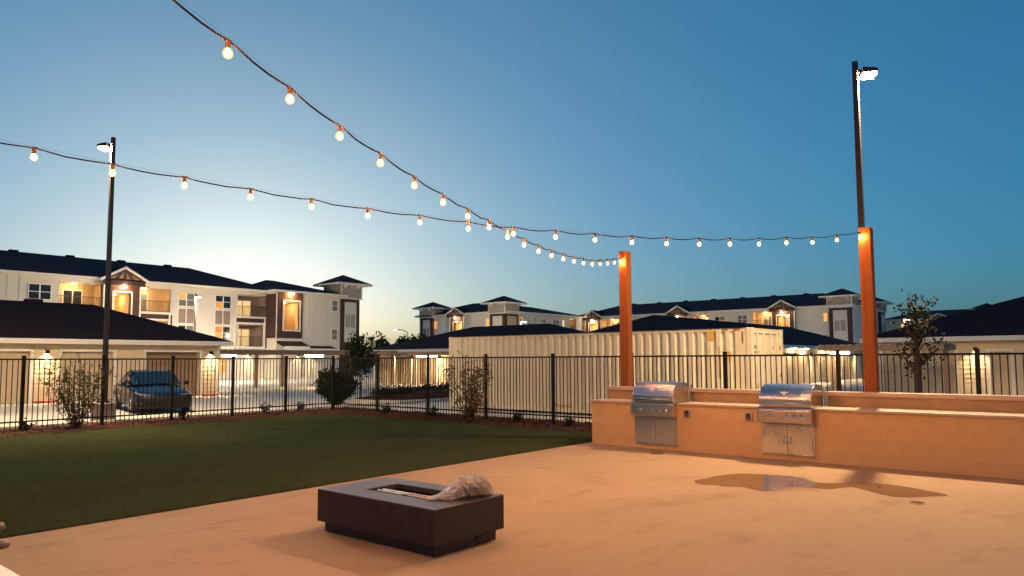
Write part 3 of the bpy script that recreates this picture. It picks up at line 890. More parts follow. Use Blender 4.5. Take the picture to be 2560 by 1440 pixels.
# ------------------------------------------------------------------ car
def car():
    t = thing('parked_car', 'dark blue sedan parked facing the fence outside the garages', 'car', (11.45, 24.75, -.02), rotz=math.radians(-12))
    Wd = .93
    def sec(y, w, zb, zs, zt, ztc, wt):
        pts = [(0, zb), (w * .86, zb), (w * .97, zb + .10), (w, zs), (w * .985, zs + (zt - zs) * .55), (wt, zt), (wt * .6, zt + (ztc - zt) * .7), (0, ztc)]
        return [(-x, y, z) for x, z in pts[::-1]] + [(x, y, z) for x, z in pts[1:]]
    S = [(.0, .52, .36, .46, .60, .62, .40), (.05, .72, .26, .44, .66, .68, .58), (.16, .84, .20, .46, .71, .735, .70), (.40, .90, .19, .50, .78, .80, .76), (.80, .92, .19, .54, .85, .875, .79),
         (1.25, .93, .19, .56, .90, .945, .80), (1.50, .935, .19, .57, .92, .97, .82), (2.4, .94, .19, .58, .945, .97, .86), (3.4, .94, .19, .58, .955, .99, .86), (4.0, .93, .19, .58, .97, 1.03, .82),
         (4.45, .90, .22, .60, .97, 1.03, .78), (4.70, .84, .28, .60, .90, .96, .72), (4.78, .74, .36, .56, .78, .80, .62)]
    b = MB().loft([sec(*s) for s in S], closed=True, caps=True).build('body', 'car_paint', t, smooth=True)
    ss = b.modifiers.new('sub', 'SUBSURF'); ss.levels = 1; ss.render_levels = 2
    # greenhouse: belt and roof edges
    G = [(1.18, .74, .955, .70, .958), (2.02, .84, .955, .585, 1.385), (2.65, .86, .96, .60, 1.435), (3.35, .85, .965, .575, 1.385), (4.28, .74, 1.03, .66, 1.035)]
    def strip(i, j, kind):
        g = MB()
        rows_ = []
        n = 6
        for k in range(n + 1):
            f_ = k / n
            a, c_ = G[i], G[j]
            q = [a[m_] + (c_[m_] - a[m_]) * f_ for m_ in range(5)]
            rows_.append(q)
        if kind == 'top':
            secs = [[(q[3] * s_, q[0], q[4] + .035 * (1 - s_ * s_)) for s_ in (-1, -.6, -.2, .2, .6, 1)] for q in rows_]
            g.loft(secs)
        else:
            sg = -1 if kind == 'l' else 1
            secs = [[(sg * q[1], q[0], q[2]), (sg * (q[1] * .62 + q[3] * .38 + .012), q[0], q[2] * .55 + q[4] * .45), (sg * q[3], q[0], q[4])] for q in rows_]
            g.loft(secs)
        return g
    strip(0, 1, 'top').build('windshield', 'car_glass', t, smooth=True)
    rf = MB()
    for a, c_ in ((1, 2), (2, 3)):
        g = strip(a, c_, 'top'); rf.add(g.v, g.f)
    rf.build('roof', 'car_paint', t, smooth=True)
    strip(3, 4, 'top').build('rear_window', 'car_glass', t, smooth=True)
    for sd in ('l', 'r'):
        for a, c_ in ((0, 1), (1, 2), (2, 3), (3, 4)):
            strip(a, c_, sd).build('side_window', 'car_glass', t, smooth=True)
        sg = -1 if sd == 'l' else 1
        MB().tube([(sg * .72, 1.2, .965), (sg * .655, 1.65, 1.20), (sg * .59, 2.02, 1.395), (sg * .605, 2.65, 1.445), (sg * .58, 3.35, 1.395), (sg * .665, 4.25, 1.045)], .028, 6).build('roof_rail', 'car_paint', t, smooth=True)
        MB().tube([(sg * .865, 2.55, .96), (sg * .62, 2.62, 1.42)], .03, 6).build('door_pillar', 'dark_plastic', t)
        MB().tube([(sg * .835, 1.75, .955), (sg * .875, 2.6, .965), (sg * .86, 3.4, .97), (sg * .76, 4.2, 1.02)], .010, 6).build('window_trim', 'chrome', t)
        mr = MB().loft([[(sg * (.93 + .02 * k), 1.52 + .03 * abs(k), .93 + dz) for dz in (0, .12)] for k in (0, 3, 6, 9)])
        mr = MB().box(sg * .95, sg * 1.10, 1.52, 1.62, .93, 1.06).build('mirror', 'car_paint', t, bevel=.03)
        MB().box(sg * .93 if sg > 0 else -.98, .98 if sg > 0 else -.93, 1.54, 1.60, .92, .96).build('mirror_stalk', 'dark_plastic', mr)
        for y in (2.45, 3.35):
            MB().box(sg * .935, sg * .962, y, y + .20, .80, .83).build('door_handle', 'chrome', t, bevel=.008)
        # head lamp, fog lamp
        MB().loft([[(sg * .42, .040, .655), (sg * .62, .075, .662), (sg * .80, .225, .690), (sg * .885, .48, .735)], [(sg * .42, .032, .632), (sg * .62, .055, .628), (sg * .82, .195, .645), (sg * .905, .45, .695)]]).build('headlight', 'lamp_glass', t)
        MB().box(sg * .58, sg * .78, .055, .12, .36, .39).build('fog_light', 'lamp_glass', t)
        MB().box(sg * .55, sg * .82, 4.70, 4.76, .78, .88).build('tail_light', 'red_plastic', t, bevel=.02)
        for y in (.93, 3.72):
            w_ = MB().lathe([(.20, -.10), (.31, -.105), (.335, -.08), (.34, 0), (.335, .08), (.31, .105), (.20, .10)], 28, (sg * .845, y, .34), 'x').build('wheel', 'tyre', t, smooth=True)
            rim = MB().lathe([(.215, .0), (.215, .012 * sg), (.06, .02 * sg), (.05, .035 * sg)], 20, (sg * .94, y, .34), 'x')
            for k in range(5):
                w = 2 * PI * k / 5
                rim.tube([(sg * .955, y, .34), (sg * .957, y + .20 * math.cos(w), .34 + .20 * math.sin(w))], .022, 5)
            rim.build('rim', 'chrome', w_)
    nose = [(-.885, .30), (-.83, .13), (-.70, .03), (-.45, -.022), (0, -.035), (.45, -.022), (.70, .03), (.83, .13), (.885, .30)]
    MB().loft([[(x * q, y + dy, z + .012 * abs(x)) for x, y in nose] for z, q, dy in ((.17, .95, .05), (.24, 1.0, .0), (.42, 1.01, -.006), (.555, 1.0, .008), (.60, .97, .03))]).build('front_bumper', 'matt_black', t, smooth=True)
    MB().box(-.34, .34, .0, .05, .44, .585).build('grille', 'dark_plastic', t, bevel=.02)
    MB().box(-.55, .55, .02, .10, .24, .36).build('lower_intake', 'dark_plastic', t, bevel=.02)
    MB().box(-.06, .06, -.012, .0, .50, .56).build('badge', 'chrome', t, bevel=.01)
car()

# ------------------------------------------------------------------ building helpers
def wall_holes(F, u0, u1, z0, z1, holes, th=.25, d=0.0):
    us = sorted({u0, u1, *[h[0] for h in holes], *[h[1] for h in holes]})
    zs = sorted({z0, z1, *[h[2] for h in holes], *[h[3] for h in holes]})
    us = [u for u in us if u0 - 1e-6 <= u <= u1 + 1e-6]; zs = [z for z in zs if z0 - 1e-6 <= z <= z1 + 1e-6]
    g = MB(F)
    for i in range(len(us) - 1):
        for j in range(len(zs) - 1):
            cu, cz = (us[i] + us[i + 1]) / 2, (zs[j] + zs[j + 1]) / 2
            if any(h[0] < cu < h[1] and h[2] < cz < h[3] for h in holes):
                continue
            g.poly([(us[i], d, zs[j]), (us[i + 1], d, zs[j]), (us[i + 1], d, zs[j + 1]), (us[i], d, zs[j + 1])])
    for a, b, c_, e in holes:
        g.poly([(a, d, c_), (a, d, e), (a, d + th, e), (a, d + th, c_)])
        g.poly([(b, d, c_), (b, d + th, c_), (b, d + th, e), (b, d, e)])
        g.poly([(a, d, e), (b, d, e), (b, d + th, e), (a, d + th, e)])
        g.poly([(a, d, c_), (a, d + th, c_), (b, d + th, c_), (b, d, c_)])
    return g
def window(t, F, u0, u1, z0, z1, cols=2, rows_=2, glass=None, d=0.0, fw=.07):
    g = MB(F)
    f0, f1 = d - .06, d - .002
    g.box(u0, u0 + fw, f0, f1, z0, z1); g.box(u1 - fw, u1, f0, f1, z0, z1)
    g.box(u0 + fw, u1 - fw, f0, f1, z0, z0 + fw); g.box(u0 + fw, u1 - fw, f0, f1, z1 - fw, z1)
    iu, iz = (u1 - u0 - 2 * fw), (z1 - z0 - 2 * fw)
    bw = fw * .7
    for k in range(1, cols):
        u = u0 + fw + iu * k / cols
        g.box(u - bw * .9, u + bw * .9, f0 + .004, f1, z0 + fw, z1 - fw)
    for j in range(1, rows_):
        z = z0 + fw + iz * j / rows_
        for k in range(cols):
            a = u0 + fw + iu * k / cols + (bw * .9 if k else 0); b = u0 + fw + iu * (k + 1) / cols - (bw * .9 if k < cols - 1 else 0)
            g.box(a, b, f0 + .008, f1, z - bw / 2, z + bw / 2)
    o = g.build('window', 'white_trim', t)
    n = 0
    for k in range(cols):
        for j in range(rows_):
            m = glass if isinstance(glass, str) else (glass[n % len(glass)] if glass else 'window_glass')
            n += 1
            a, b = u0 + fw + iu * k / cols, u0 + fw + iu * (k + 1) / cols
            c_, e = z0 + fw + iz * j / rows_, z0 + fw + iz * (j + 1) / rows_
            MB(F).poly([(a, d - .018, c_), (b, d - .018, c_), (b, d - .018, e), (a, d - .018, e)]).build('pane', m, o)
    return o
def recess(t, F, u0, u1, z0, z1, dep, wallm, lit=True, door=None, rail=True, d=0.0, glow='porch_glow', dglass='window_glass', lamp_u=None):
    g = MB(F)
    a, b, e = u0, u1, d + .002
    g.poly([(a, d + dep, z0), (b, d + dep, z0), (b, d + dep, z1), (a, d + dep, z1)])
    g.poly([(a, e, z0), (a, d + dep, z0), (a, d + dep, z1), (a, e, z1)])
    g.poly([(b, e, z0), (b, e, z1), (b, d + dep, z1), (b, d + dep, z0)])
    o = g.build('balcony_recess', wallm, t)
    MB(F).box(a + .002, b - .002, e, d + dep, z1 - .05, z1 - .003).build('ceiling', 'white_trim', o)
    MB(F).box(a + .002, b - .002, e - .0, d + dep, z0 + .003, z0 + .05).build('floor_slab', 'white_trim', o)
    for k in range(1, int((z1 - z0) / .22)):
        pass
    if lit:
        lu = lamp_u if lamp_u is not None else (u0 + u1) / 2
        MB(F).lathe([(.13, z1 - .10), (.13, z1 - .055)], 12, (lu, d + dep * .55, 0)).build('ceiling_lamp', glow, o)
    if door:
        da, db, dz = door
        f = .08
        q = MB(F).box(da, da + f, d + dep - .05, d + dep - .004, z0 + .05, dz).box(db - f, db, d + dep - .05, d + dep - .004, z0 + .05, dz).box(da + f, db - f, d + dep - .05, d + dep - .004, dz - f, dz)
        q.box((da + db) / 2 - .04, (da + db) / 2 + .04, d + dep - .05, d + dep - .004, z0 + .05, dz - f)
        q.build('door_frame', 'white_trim', o)
        for p, r in ((da + f, (da + db) / 2 - .04), ((da + db) / 2 + .04, db - f)):
            MB(F).poly([(p, d + dep - .02, z0 + .05), (r, d + dep - .02, z0 + .05), (r, d + dep - .02, dz - f), (p, d + dep - .02, dz - f)]).build('door_pane', dglass, o)
    if rail:
        r = MB(F).box(u0 + .003, u1 - .003, d + .03, d + .07, z0 + 1.02, z0 + 1.07).box(u0 + .003, u1 - .003, d + .03, d + .07, z0 + .10, z0 + .14)
        n = int((u1 - u0) / .13)
        for k in range(1, n):
            u = u0 + (u1 - u0) * k / n
            r.box(u - .011, u + .011, d + .04, d + .06, z0 + .14, z0 + 1.02)
        r.build('railing', 'bronze_metal', o)
    return o
APT_ROOF = 'shingle_lifted'
def hip_roof(t, u0, u1, d0, d1, ze, zr, F, over=.6, hip0=None, hip1=None, fascia='white_trim', thick=.22, soffit=True, vents=0):
    a, b, c_, e = u0 - over, u1 + over, d0 - over, d1 + over
    run = (e - c_) / 2
    h0 = run if hip0 is None else hip0; h1 = run if hip1 is None else hip1
    m = (c_ + e) / 2
    g = MB(F)
    V = [(a, c_, ze), (b, c_, ze), (b, e, ze), (a, e, ze), (a + h0, m, zr), (b - h1, m, zr)]
    g.add(V, [(0, 1, 5, 4), (2, 3, 4, 5), (3, 0, 4), (1, 2, 5), (3, 2, 1, 0)])
    o = g.build('roof', APT_ROOF if t.name.startswith('apart') else 'shingle', t)
    k = MB(F)
    z0, z1 = ze - thick, ze - .004
    k.box(a, b, c_, c_ + .05, z0, z1); k.box(a, b, e - .05, e, z0, z1); k.box(a, a + .05, c_ + .05, e - .05, z0, z1); k.box(b - .05, b, c_ + .05, e - .05, z0, z1)
    k.build('fascia', fascia, o)
    if soffit:
        MB(F).poly([(a + .05, c_ + .05, z0 + .03), (a + .05, e - .05, z0 + .03), (b - .05, e - .05, z0 + .03), (b - .05, c_ + .05, z0 + .03)]).build('soffit', fascia, o)
    for v in range(vents):
        u = a + h0 + (b - a - h0 - h1) * (v + .5) / vents
        MB(F).box(u - .35, u + .35, m - .25, m + .25, zr - .12, zr + .12).build('roof_vent', 'shingle', o, bevel=.05)
    return o
def gable(t, F, uc, hw, ze, za, d, opening=None, pil=1.25, zp=0.0, wall='brown_siding', lamp=True, out=.9):
    # roof wedge with pale rake boards, dark truss, brown frame with a lit stair opening
    g = MB(F)
    f0, f1 = d - out, d + 3.0
    g.add([(uc - hw, f0, ze), (uc, f0, za), (uc + hw, f0, ze), (uc - hw, f1, ze), (uc, f1 + 1, za), (uc + hw, f1, ze)], [(0, 1, 4, 3), (1, 2, 5, 4)])
    o = g.build('gable_roof', 'shingle', t)
    r = MB(F)
    for s_ in (-1, 1):
        r.add([(uc + s_ * hw, f0 - .03, ze - .02), (uc, f0 - .03, za - .02), (uc, f0 - .03, za - .26), (uc + s_ * hw, f0 - .03, ze - .24), (uc + s_ * hw, f0 + .05, ze - .02), (uc, f0 + .05, za - .02), (uc, f0 + .05, za - .26), (uc + s_ * hw, f0 + .05, ze - .24)],
              [(0, 1, 2, 3), (4, 7, 6, 5), (0, 3, 7, 4), (2, 6, 7, 3), (0, 4, 5, 1)])
    r.build('rake_board', 'white_trim', o)
    MB(F).add([(uc - hw + .25, d - out + .25, ze - .12), (uc + hw - .25, d - out + .25, ze - .12), (uc, d - out + .25, za - .30)], [(0, 1, 2)]).build('pediment', 'tan_siding', o)
    tr = MB(F)
    dd = d - out + .16
    tr.box(uc - hw + .3, uc + hw - .3, dd - .05, dd + .08, ze - .52, ze - .10)
    for s_ in (-1, 0, 1):
        tr.add([(uc + s_ * .75 - .12, dd, ze - .2), (uc + s_ * .75 + .12, dd, ze - .2), (uc + s_ * .15 + .10, dd, za - .35), (uc + s_ * .15 - .10, dd, za - .35)], [(0, 1, 2, 3)])
    for s_ in (-1, 1):
        tr.add([(uc + s_ * (hw - .25), dd - .02, ze - .20), (uc + s_ * (hw - .25), dd - .02, ze + .05), (uc, dd - .02, za - .28), (uc, dd - .02, za - .50)], [(0, 1, 2, 3)])
    tr.build('truss', 'brown_siding', o)
    if opening:
        a, b, z0, z1 = opening
        w = wall_holes(F, uc - pil, uc + pil, zp, ze - .30, [(a, b, z0, z1)], th=.5, d=d - .35)
        w.poly([(uc - pil, d - .35, zp), (uc - pil, d, zp), (uc - pil, d, ze - .3), (uc - pil, d - .35, ze - .3)])
        fo = w.build('stair_front', wall, t)
        tm = MB(F)
        for u in (a - .10, b):
            tm.box(u, u + .10, d - .39, d - .352, z0, z1 + .1)
        tm.box(a, b, d - .39, d - .352, z1, z1 + .10)
        tm.box(uc - pil - .12, uc - pil - .002, d - .38, d - .30, zp, ze - .45).box(uc + pil + .002, uc + pil + .12, d - .38, d - .30, zp, ze - .45)
        tm.build('opening_trim', 'white_trim', fo)
        rc = recess(t, F, a, b, z0, z1, 2.6, 'tan_siding', lit=True, rail=False, d=d + .15)
    if lamp:
        lo = MB(F).lathe([(.05, ze - .52), (.07, ze - .56), (.13, ze - .60), (.13, ze - .68), (.08, ze - .74)], 12, (uc, d - out + .10, 0)).build('gable_lamp', 'gable_glow', o)
    return o
def tower(t, F, u0, u1, d0, d1, ztop, za, zdark=8.45, panel=True, d_panel=None, vents=True):
    # brown framed shaft with a pale recessed panel, grey upper box and pyramid roof
    MB(F).box(u0 + .06, u1 - .06, d0 + .06, d1, 0, zdark).build('tower_shaft', 'brown_siding', t)
    up = MB(F).box(u0 - .12, u1 + .12, d0 - .10, d1 + .1, zdark + .13, ztop).build('tower_head', 'grey_siding', t)
    MB(F).box(u0 - .17, u1 + .17, d0 - .15, d1 + .15, zdark, zdark + .128).build('band', 'white_trim', up)
    for u in (u0 - .15, u1 + .02):
        MB(F).box(u, u + .13, d0 - .13, d0 - .102, zdark + .13, ztop).build('corner_trim', 'white_trim', up)
    for u in (u0 + .35, u0 + .55, u1 - .35, u1 - .55):
        MB(F).prism([(d0 - .102, ztop - .12), (d0 - .55, ztop - .12), (d0 - .102, ztop - .55)], u - .04, u + .04, lambda p, q, a: (a, p, q)).build('bracket', 'white_trim', up)
    if panel:
        w = u1 - u0
        pn = MB(F).box(u0 + w * .20, u1 - w * .20, d0 + .03, d0 + .058, 3.75, zdark - .35).build('pale_panel', 'cream_wall', t)
        if vents:
            for a, b in ((.25, .47), (.51, .73)):
                MB(F).box(u0 + w * a, u0 + w * b, d0 + .012, d0 + .028, 5.35, 6.75).build('louvre', 'grey_siding', pn)
    ro = .95
    a, b, c_, e = u0 - ro, u1 + ro, d0 - ro, d1 + ro
    r = MB(F).add([(a, c_, ztop), (b, c_, ztop), (b, e, ztop), (a, e, ztop), ((a + b) / 2, (c_ + e) / 2, za)], [(0, 1, 4), (1, 2, 4), (2, 3, 4), (3, 0, 4), (3, 2, 1, 0)]).build('tower_roof', APT_ROOF, t)
    f = MB(F).box(a, b, c_, c_ + .05, ztop - .20, ztop - .004).box(a, b, e - .05, e, ztop - .2, ztop - .004).box(a, a + .05, c_ + .05, e - .05, ztop - .2, ztop - .004).box(b - .05, b, c_ + .05, e - .05, ztop - .2, ztop - .004)
    f.build('fascia', 'white_trim', r)
    MB(F).poly([(a + .05, c_ + .05, ztop - .17), (a + .05, e - .05, ztop - .17), (b - .05, e - .05, ztop - .17), (b - .05, c_ + .05, ztop - .17)]).build('soffit', 'white_trim', r)
def win_col(t, F, u0, u1, g1, g2, low=3.8):
    window(t, F, u0, u1, 6.80, 8.08, 2, 2, g1)
    o = window(t, F, u0 - .02, u1 + .02, 5.20, 6.66, 2, 1, 'taupe_panel')
    window(t, F, u0, u1, low, 5.10, 2, 2, g2)
def sconce(t, F, u, z, d=0.0):
    g = MB(F).box(u - .07, u + .07, d - .18, d - .002, z + .02, z + .10)
    g.box(u - .07, u - .058, d - .18, d - .002, z - .072, z + .02).box(u + .058, u + .07, d - .18, d - .002, z - .072, z + .02).box(u - .058, u + .058, d - .18, d - .168, z - .072, z + .02)
    o = g.build('wall_lamp', 'black_metal', t)
    MB(F).box(u - .05, u + .05, d - .16, d - .03, z - .01, z + .018).build('lens', 'sconce_glow', o)
def siding(t, F, u0, u1, z0, z1, d, m, h=.205):
    n = round((z1 - z0) / h)
    h = (z1 - z0) / n
    src = None
    for k in range(n):
        g = MB(F).prism([(d, 0), (d - .026, .004), (d - .010, h), (d, h)], u0, u1, lambda p, q, a: (a, p, q + z0))
        if src is None:
            src = g.build('siding_board', m, t)
        else:
            o = inst(src, t, (0, 0, 0)); o.location = (0, 0, h * k)
def garage(label, F, L, dep, zw, ze, zr, doors, lamps, boards, hip0=None, hip1=None, over=.6, dark=(), group='single storey garages', brownsoffit=False, vents=0, kerb=True):
    t = thing('garage', label, 'garage', F(L / 2, dep / 2, 0), group)
    holes = [(a, b, 0.0, z) for a, b, z in doors]
    g = wall_holes(F, 0, L, -.05, zw, [(a, b, -.05, z) for a, b, z in doors], th=.35)
    g.poly([(0, 0, -.05), (0, dep, -.05), (0, dep, zw), (0, 0, zw)]); g.poly([(L, 0, -.05), (L, 0, zw), (L, dep, zw), (L, dep, -.05)]); g.poly([(0, dep, -.05), (L, dep, -.05), (L, dep, zw), (0, dep, zw)])
    w = g.build('wall', 'garage_wall', t)
    for k, (a, b, z) in enumerate(doors):
        m = 'dark_door' if k in dark else 'garage_door'
        rd = .30 if k in dark else .16
        d = MB(F).box(a - .12, a - .002, -.04, -.002, 0, z + .12).box(b + .002, b + .12, -.04, -.002, 0, z + .12).box(a, b, -.04, -.002, z + .002, z + .12).build('door_trim', 'white_trim', t)
        n = 4
        for j in range(n):
            MB(F).box(a + .004, b - .004, rd, rd + .04, z * j / n + .006, z * (j + 1) / n - .006).build('door_panel', m, d, bevel=.006, seg=1)
    for u0, u1 in boards:
        siding(t, F, u0, u1, .02, zw - .02, -.001, 'garage_wall')
        if kerb:
            MB(F).box(u0, u1, -.32, -.03, -.03, .075).build('painted_kerb', 'red_paint', t, bevel=.01)
    for u, z in lamps:
        sconce(t, F, u, z, -.03)
    for u in (0, L):
        MB(F).box(u - .08, u + .08, -.05, -.003, 0, zw).build('corner_trim', 'white_trim', t)
    hip_roof(t, 0, L, 0, dep, ze, zr, F, over, hip0, hip1, vents=vents)
    return t
def carport(label, F, L, dep, z0, z1, posts, tubes):
    t = thing('carport', label, 'carport', F(L / 2, dep / 2, 0), 'flat steel carports')
    MB(F).box(.04, L - .04, .04, dep - .04, z1 - .06, z1 - .02).build('roof_deck', 'deck_steel', t)
    k = MB(F).box(0, L, 0, .04, z0, z1).box(0, L, dep - .04, dep, z0, z1).box(0, .04, .04, dep - .04, z0, z1).box(L - .04, L, .04, dep - .04, z0, z1)
    k.build('fascia', 'carport_steel', t)
    n = int(L / .3)
    rb = MB(F)
    for j in range(n):
        rb.box(L * (j + .1) / n, L * (j + .55) / n, .0, dep, z1 - .018, z1 + .035)
    rb.build('deck_ribs', 'deck_steel', t)
    for u, d in posts:
        MB(F).box(u - .09, u + .09, d - .09, d + .09, -.03, z1 - .062).build('post', 'carport_steel', t)
    for u, d in sorted({(p[0], 0) for p in posts}):
        MB(F).box(u - .07, u + .07, .06, dep - .06, z0 + .03, z1 - .063).build('beam', 'carport_steel', t)
    for u0, u1, d in tubes:
        o = MB(F).box(u0, u1, d - .10, d + .10, z0 - .06, z0 + .03).build('light_housing', 'white_plastic', t)
        MB(F).box(u0 + .02, u1 - .02, d - .085, d + .085, z0 - .15, z0 - .062).build('light_tube', 'tube_glow', o, bevel=.02)
    return t

# ------------------------------------------------------------------ garages and carports
F = Fr('Y', 0.0, 35.6)
garage('left garage building with a brown open bay behind the dark car', F, 19.05, 7.6, 2.55, 2.75, 4.62, [(.6, 3.3, 2.2), (4.2, 6.9, 2.2), (7.9, 10.6, 2.2), (11.80, 13.95, 2.2), (15.42, 18.06, 2.2)],
       [(11.21, 2.17), (18.61, 2.15), (7.4, 2.17)], [(10.74, 11.66), (18.22, 18.94)], dark=(4,), hip0=4.4, hip1=5.2, over=.55, vents=2)
F = Fr('X', 36.0, 43.6)
garage('middle garage with brightly lit doors behind the dark bush', F, 18.5, 8.5, 2.36, 2.53, 4.25, [(.35, 1.95, 2.0), (2.5, 4.1, 2.0), (4.75, 5.65, 1.95), (6.1, 6.7, 1.95), (8.2, 10.6, 2.0), (11.4, 13.8, 2.0)],
       [(4.38, 2.0), (7.16, 2.0), (2.22, 2.0)], [(6.78, 7.9)], dark=(2, 3), hip0=7.0, hip1=5.5, kerb=False)
F = Fr('Y', 33.5, 16.6)
low = garage('low garage whose dark roof shows above the shipping container', F, 36, 8, 2.42, 2.62, 4.35, [(6, 8.6, 2.1), (14.5, 17.2, 2.1), (21.5, 24.2, 2.1), (27.5, 30.2, 2.1)], [(19.9, 2.05), (26.1, 2.05), (14.0, 2.05), (31.5, 2.05)], [(19.0, 20.8)], hip0=5.0, hip1=9.0, kerb=False)  # extra wall lamps added here to brighten the front
for u in (15.9, 18.2, 22.6, 24.8, 28.6):  # lamps added under the eave only to brighten the garage wall
    MB(F).box(u - .11, u + .11, -.42, -.20, 2.38, 2.415).build('soffit_lamp', emit('soffit_fill_glow', (1.0, 0.68, 0.36), 110), low)
F = Fr('X', 39.0, 8.95)
garage('right garage under a wide dark roof behind the young tree', F, 22, 8.6, 2.50, 2.72, 4.75, [(.30, 3.35, 2.15), (4.72, 5.48, 2.02), (6.2, 8.9, 2.15), (9.8, 12.5, 2.15)], [(4.18, 2.12)], [(3.5, 4.58)], hip0=6.4, hip1=5, kerb=False)
carport('flat brown carport in front of the tall left apartment block', Fr('Y', 21.9, 40.0), 13.2, 5.5, 2.16, 2.40, [(4.0, 3.4), (5.95, 3.4), (11.6, 3.4)], [(-.1, .75, .25), (5.55, 6.95, .25)])
carport('flat brown carport across the front of the middle garage', Fr('X', 34.9, 42.6), 11.0, .9, 2.10, 2.30, [(1.75, .5), (4.1, .5), (9.5, .5)], [(4.85, 6.25, .12)])
carport('small dark carport between the right garage and the cedar post', Fr('X', 33.0, 9.9), 4.8, 3.0, 2.08, 2.30, [(4.70, 1.0), (.3, 1.0)], [(.45, 1.2, .3)])

# ------------------------------------------------------------------ apartment blocks
def apt_wall(t, F, u0, u1, holes, z1=8.75, d=0.0, m='cream_wall', dep=14, ends=True, name='wall'):
    g = wall_holes(F, u0, u1, -.05, z1, holes, th=.2, d=d)
    if ends:
        g.poly([(u0, d, -.05), (u0, d + dep, -.05), (u0, d + dep, z1), (u0, d, z1)]); g.poly([(u1, d, -.05), (u1, d, z1), (u1, d + dep, z1), (u1, d + dep, -.05)])
        g.poly([(u0, d + dep, -.05), (u1, d + dep, -.05), (u1, d + dep, z1), (u0, d + dep, z1)])
    return g.build(name, m, t)
# left block, facade at y = 66
F = Fr('Y', 0.0, 66.0)
t = thing('apartment_building', 'tall cream apartment block with brown stair bay and corner tower on the left', 'building', (26, 72, 0), 'three storey apartment blocks')
B1 = [(21.5, 24.75, 6.12, 8.38), (27.7, 30.6, 6.12, 8.38), (27.7, 30.6, 3.1, 5.45), (37.2, 40.35, 6.12, 8.38), (37.35, 40.0, 3.1, 5.42), (8.2, 11.4, 6.12, 8.38)]
apt_wall(t, F, 2, 40.4, B1 + [(25.55, 27.05, 0, 7.7)], ends=True)
window(t, F, 19.28, 20.95, 6.72, 8.02, 2, 2); window(t, F, 19.26, 20.97, 5.2, 6.6, 2, 1, 'taupe_panel')
window(t, F, 15.0, 16.7, 6.72, 8.02, 2, 2)
recess(t, F, *B1[0], 1.7, 'tan_siding', door=(22.3, 23.85, 7.85), lamp_u=22.9)
recess(t, F, *B1[1], 1.7, 'tan_siding', door=(27.9, 29.3, 7.95), lamp_u=28.6, dglass='curtain_glass')
recess(t, F, *B1[2], 1.7, 'tan_siding', lamp_u=28.6, door=(27.9, 29.3, 5.0), dglass='curtain_glass')
recess(t, F, *B1[3], 1.7, 'taupe_panel', lit=False, door=(37.75, 39.6, 7.9), dglass='lit_pane_pale')
recess(t, F, *B1[4], 1.7, 'taupe_panel', lit=False, door=(37.7, 39.5, 5.0), dglass='lit_pane_pale')
recess(t, F, *B1[5], 1.7, 'tan_siding', door=(8.6, 10.4, 7.85))
win_col(t, F, 31.3, 32.85, ['curtain_glass', 'lit_pane', 'curtain_glass', 'curtain_glass'], ['window_glass', 'window_glass', 'curtain_glass', 'curtain_glass'])
win_col(t, F, 34.85, 36.5, ['lit_pane_orange', 'window_glass', 'window_glass', 'window_glass'], ['lit_pane', 'lit_pane_orange', 'window_glass', 'window_glass'])
for a, b in ((27.62, 30.75), (36.9, 40.38)):
    fr_ = MB(F).box(a, b, -.14, -.003, 5.98, 6.12).box(a, a + .14, -.14, -.003, 3.0, 5.98).box(b - .30, b - .16, -.14, -.003, 3.0, 5.98).box(a + .14, b - .30, -.14, -.003, 5.44, 5.56).box(a + .14, b - .30, -.14, -.003, 3.0, 3.12)
    fo = fr_.build('balcony_frame', 'white_trim', t)
    MB(F).box(a + .14, b - .30, -.10, -.003, 5.565, 5.975).build('brown_band', 'brown_siding', fo)
    MB(F).box(b - .15, b, -.12, -.003, 3.0, 5.95).build('brown_post', 'brown_siding', fo)
for u in (5, 8, 13, 17.9, 18.7, 33.4, 34.2):
    MB(F).box(u - .03, u + .03, -.03, -.002, 0, 8.5).build('batten', 'cream_wall', t)
hip_roof(t, 2, 41.0, 0, 14, 8.85, 11.35, F, .65, hip1=6.0, vents=6)
gable(t, F, 26.3, 2.0, 8.80, 9.98, 0, opening=(25.58, 27.02, 0, 7.70), pil=1.42)
# projecting right wing with the brown bay
F2 = Fr('Y', 40.4, 64.2)
bay = apt_wall(t, F2, 0, 7.75, [(.76, 2.62, 4.82, 7.78)], z1=8.75, dep=12, name='wing_wall')
apt_wall(t, Fr('Y', 40.38, 64.12), 0, 2.98, [(.78, 2.64, 4.82, 7.78)], z1=8.70, m='brown_siding', ends=False, name='brown_bay').location.z += 0
for z0_, z1_ in ((-.05, 4.0),):
    MB(F2).box(-.03, 2.98, -.10, -.085, z0_, z1_).build('bay_base', 'cream_wall', t)
MB(F2).box(-.10, -.006, -.09, 1.8, 4.02, 8.5).build('brown_return', 'brown_siding', t)
recess(t, F2, .76, 2.62, 4.82, 7.78, 2.4, 'tan_siding', rail=False, d=.02)
tr = MB(F2)
tr.box(.64, .76, -.13, -.085, 4.72, 7.90).box(2.62, 2.74, -.13, -.085, 4.72, 7.90).box(.76, 2.62, -.13, -.085, 7.78, 7.90).box(.76, 2.62, -.13, -.085, 4.72, 4.82).box(-.12, -.02, -.13, -.095, 4.0, 8.55)
tr.build('bay_trim', 'white_trim', t)
MB(F2).lathe([(.16, 8.48), (.16, 8.55)], 12, (1.55, -.35, 0)).build('soffit_lamp', 'porch_glow', t)
for z in (7.0, 3.90):
    window(t, F2, 6.62, 7.42, z, z + 1.22, 1, 2, 'curtain_glass' if z > 5 else 'taupe_panel')
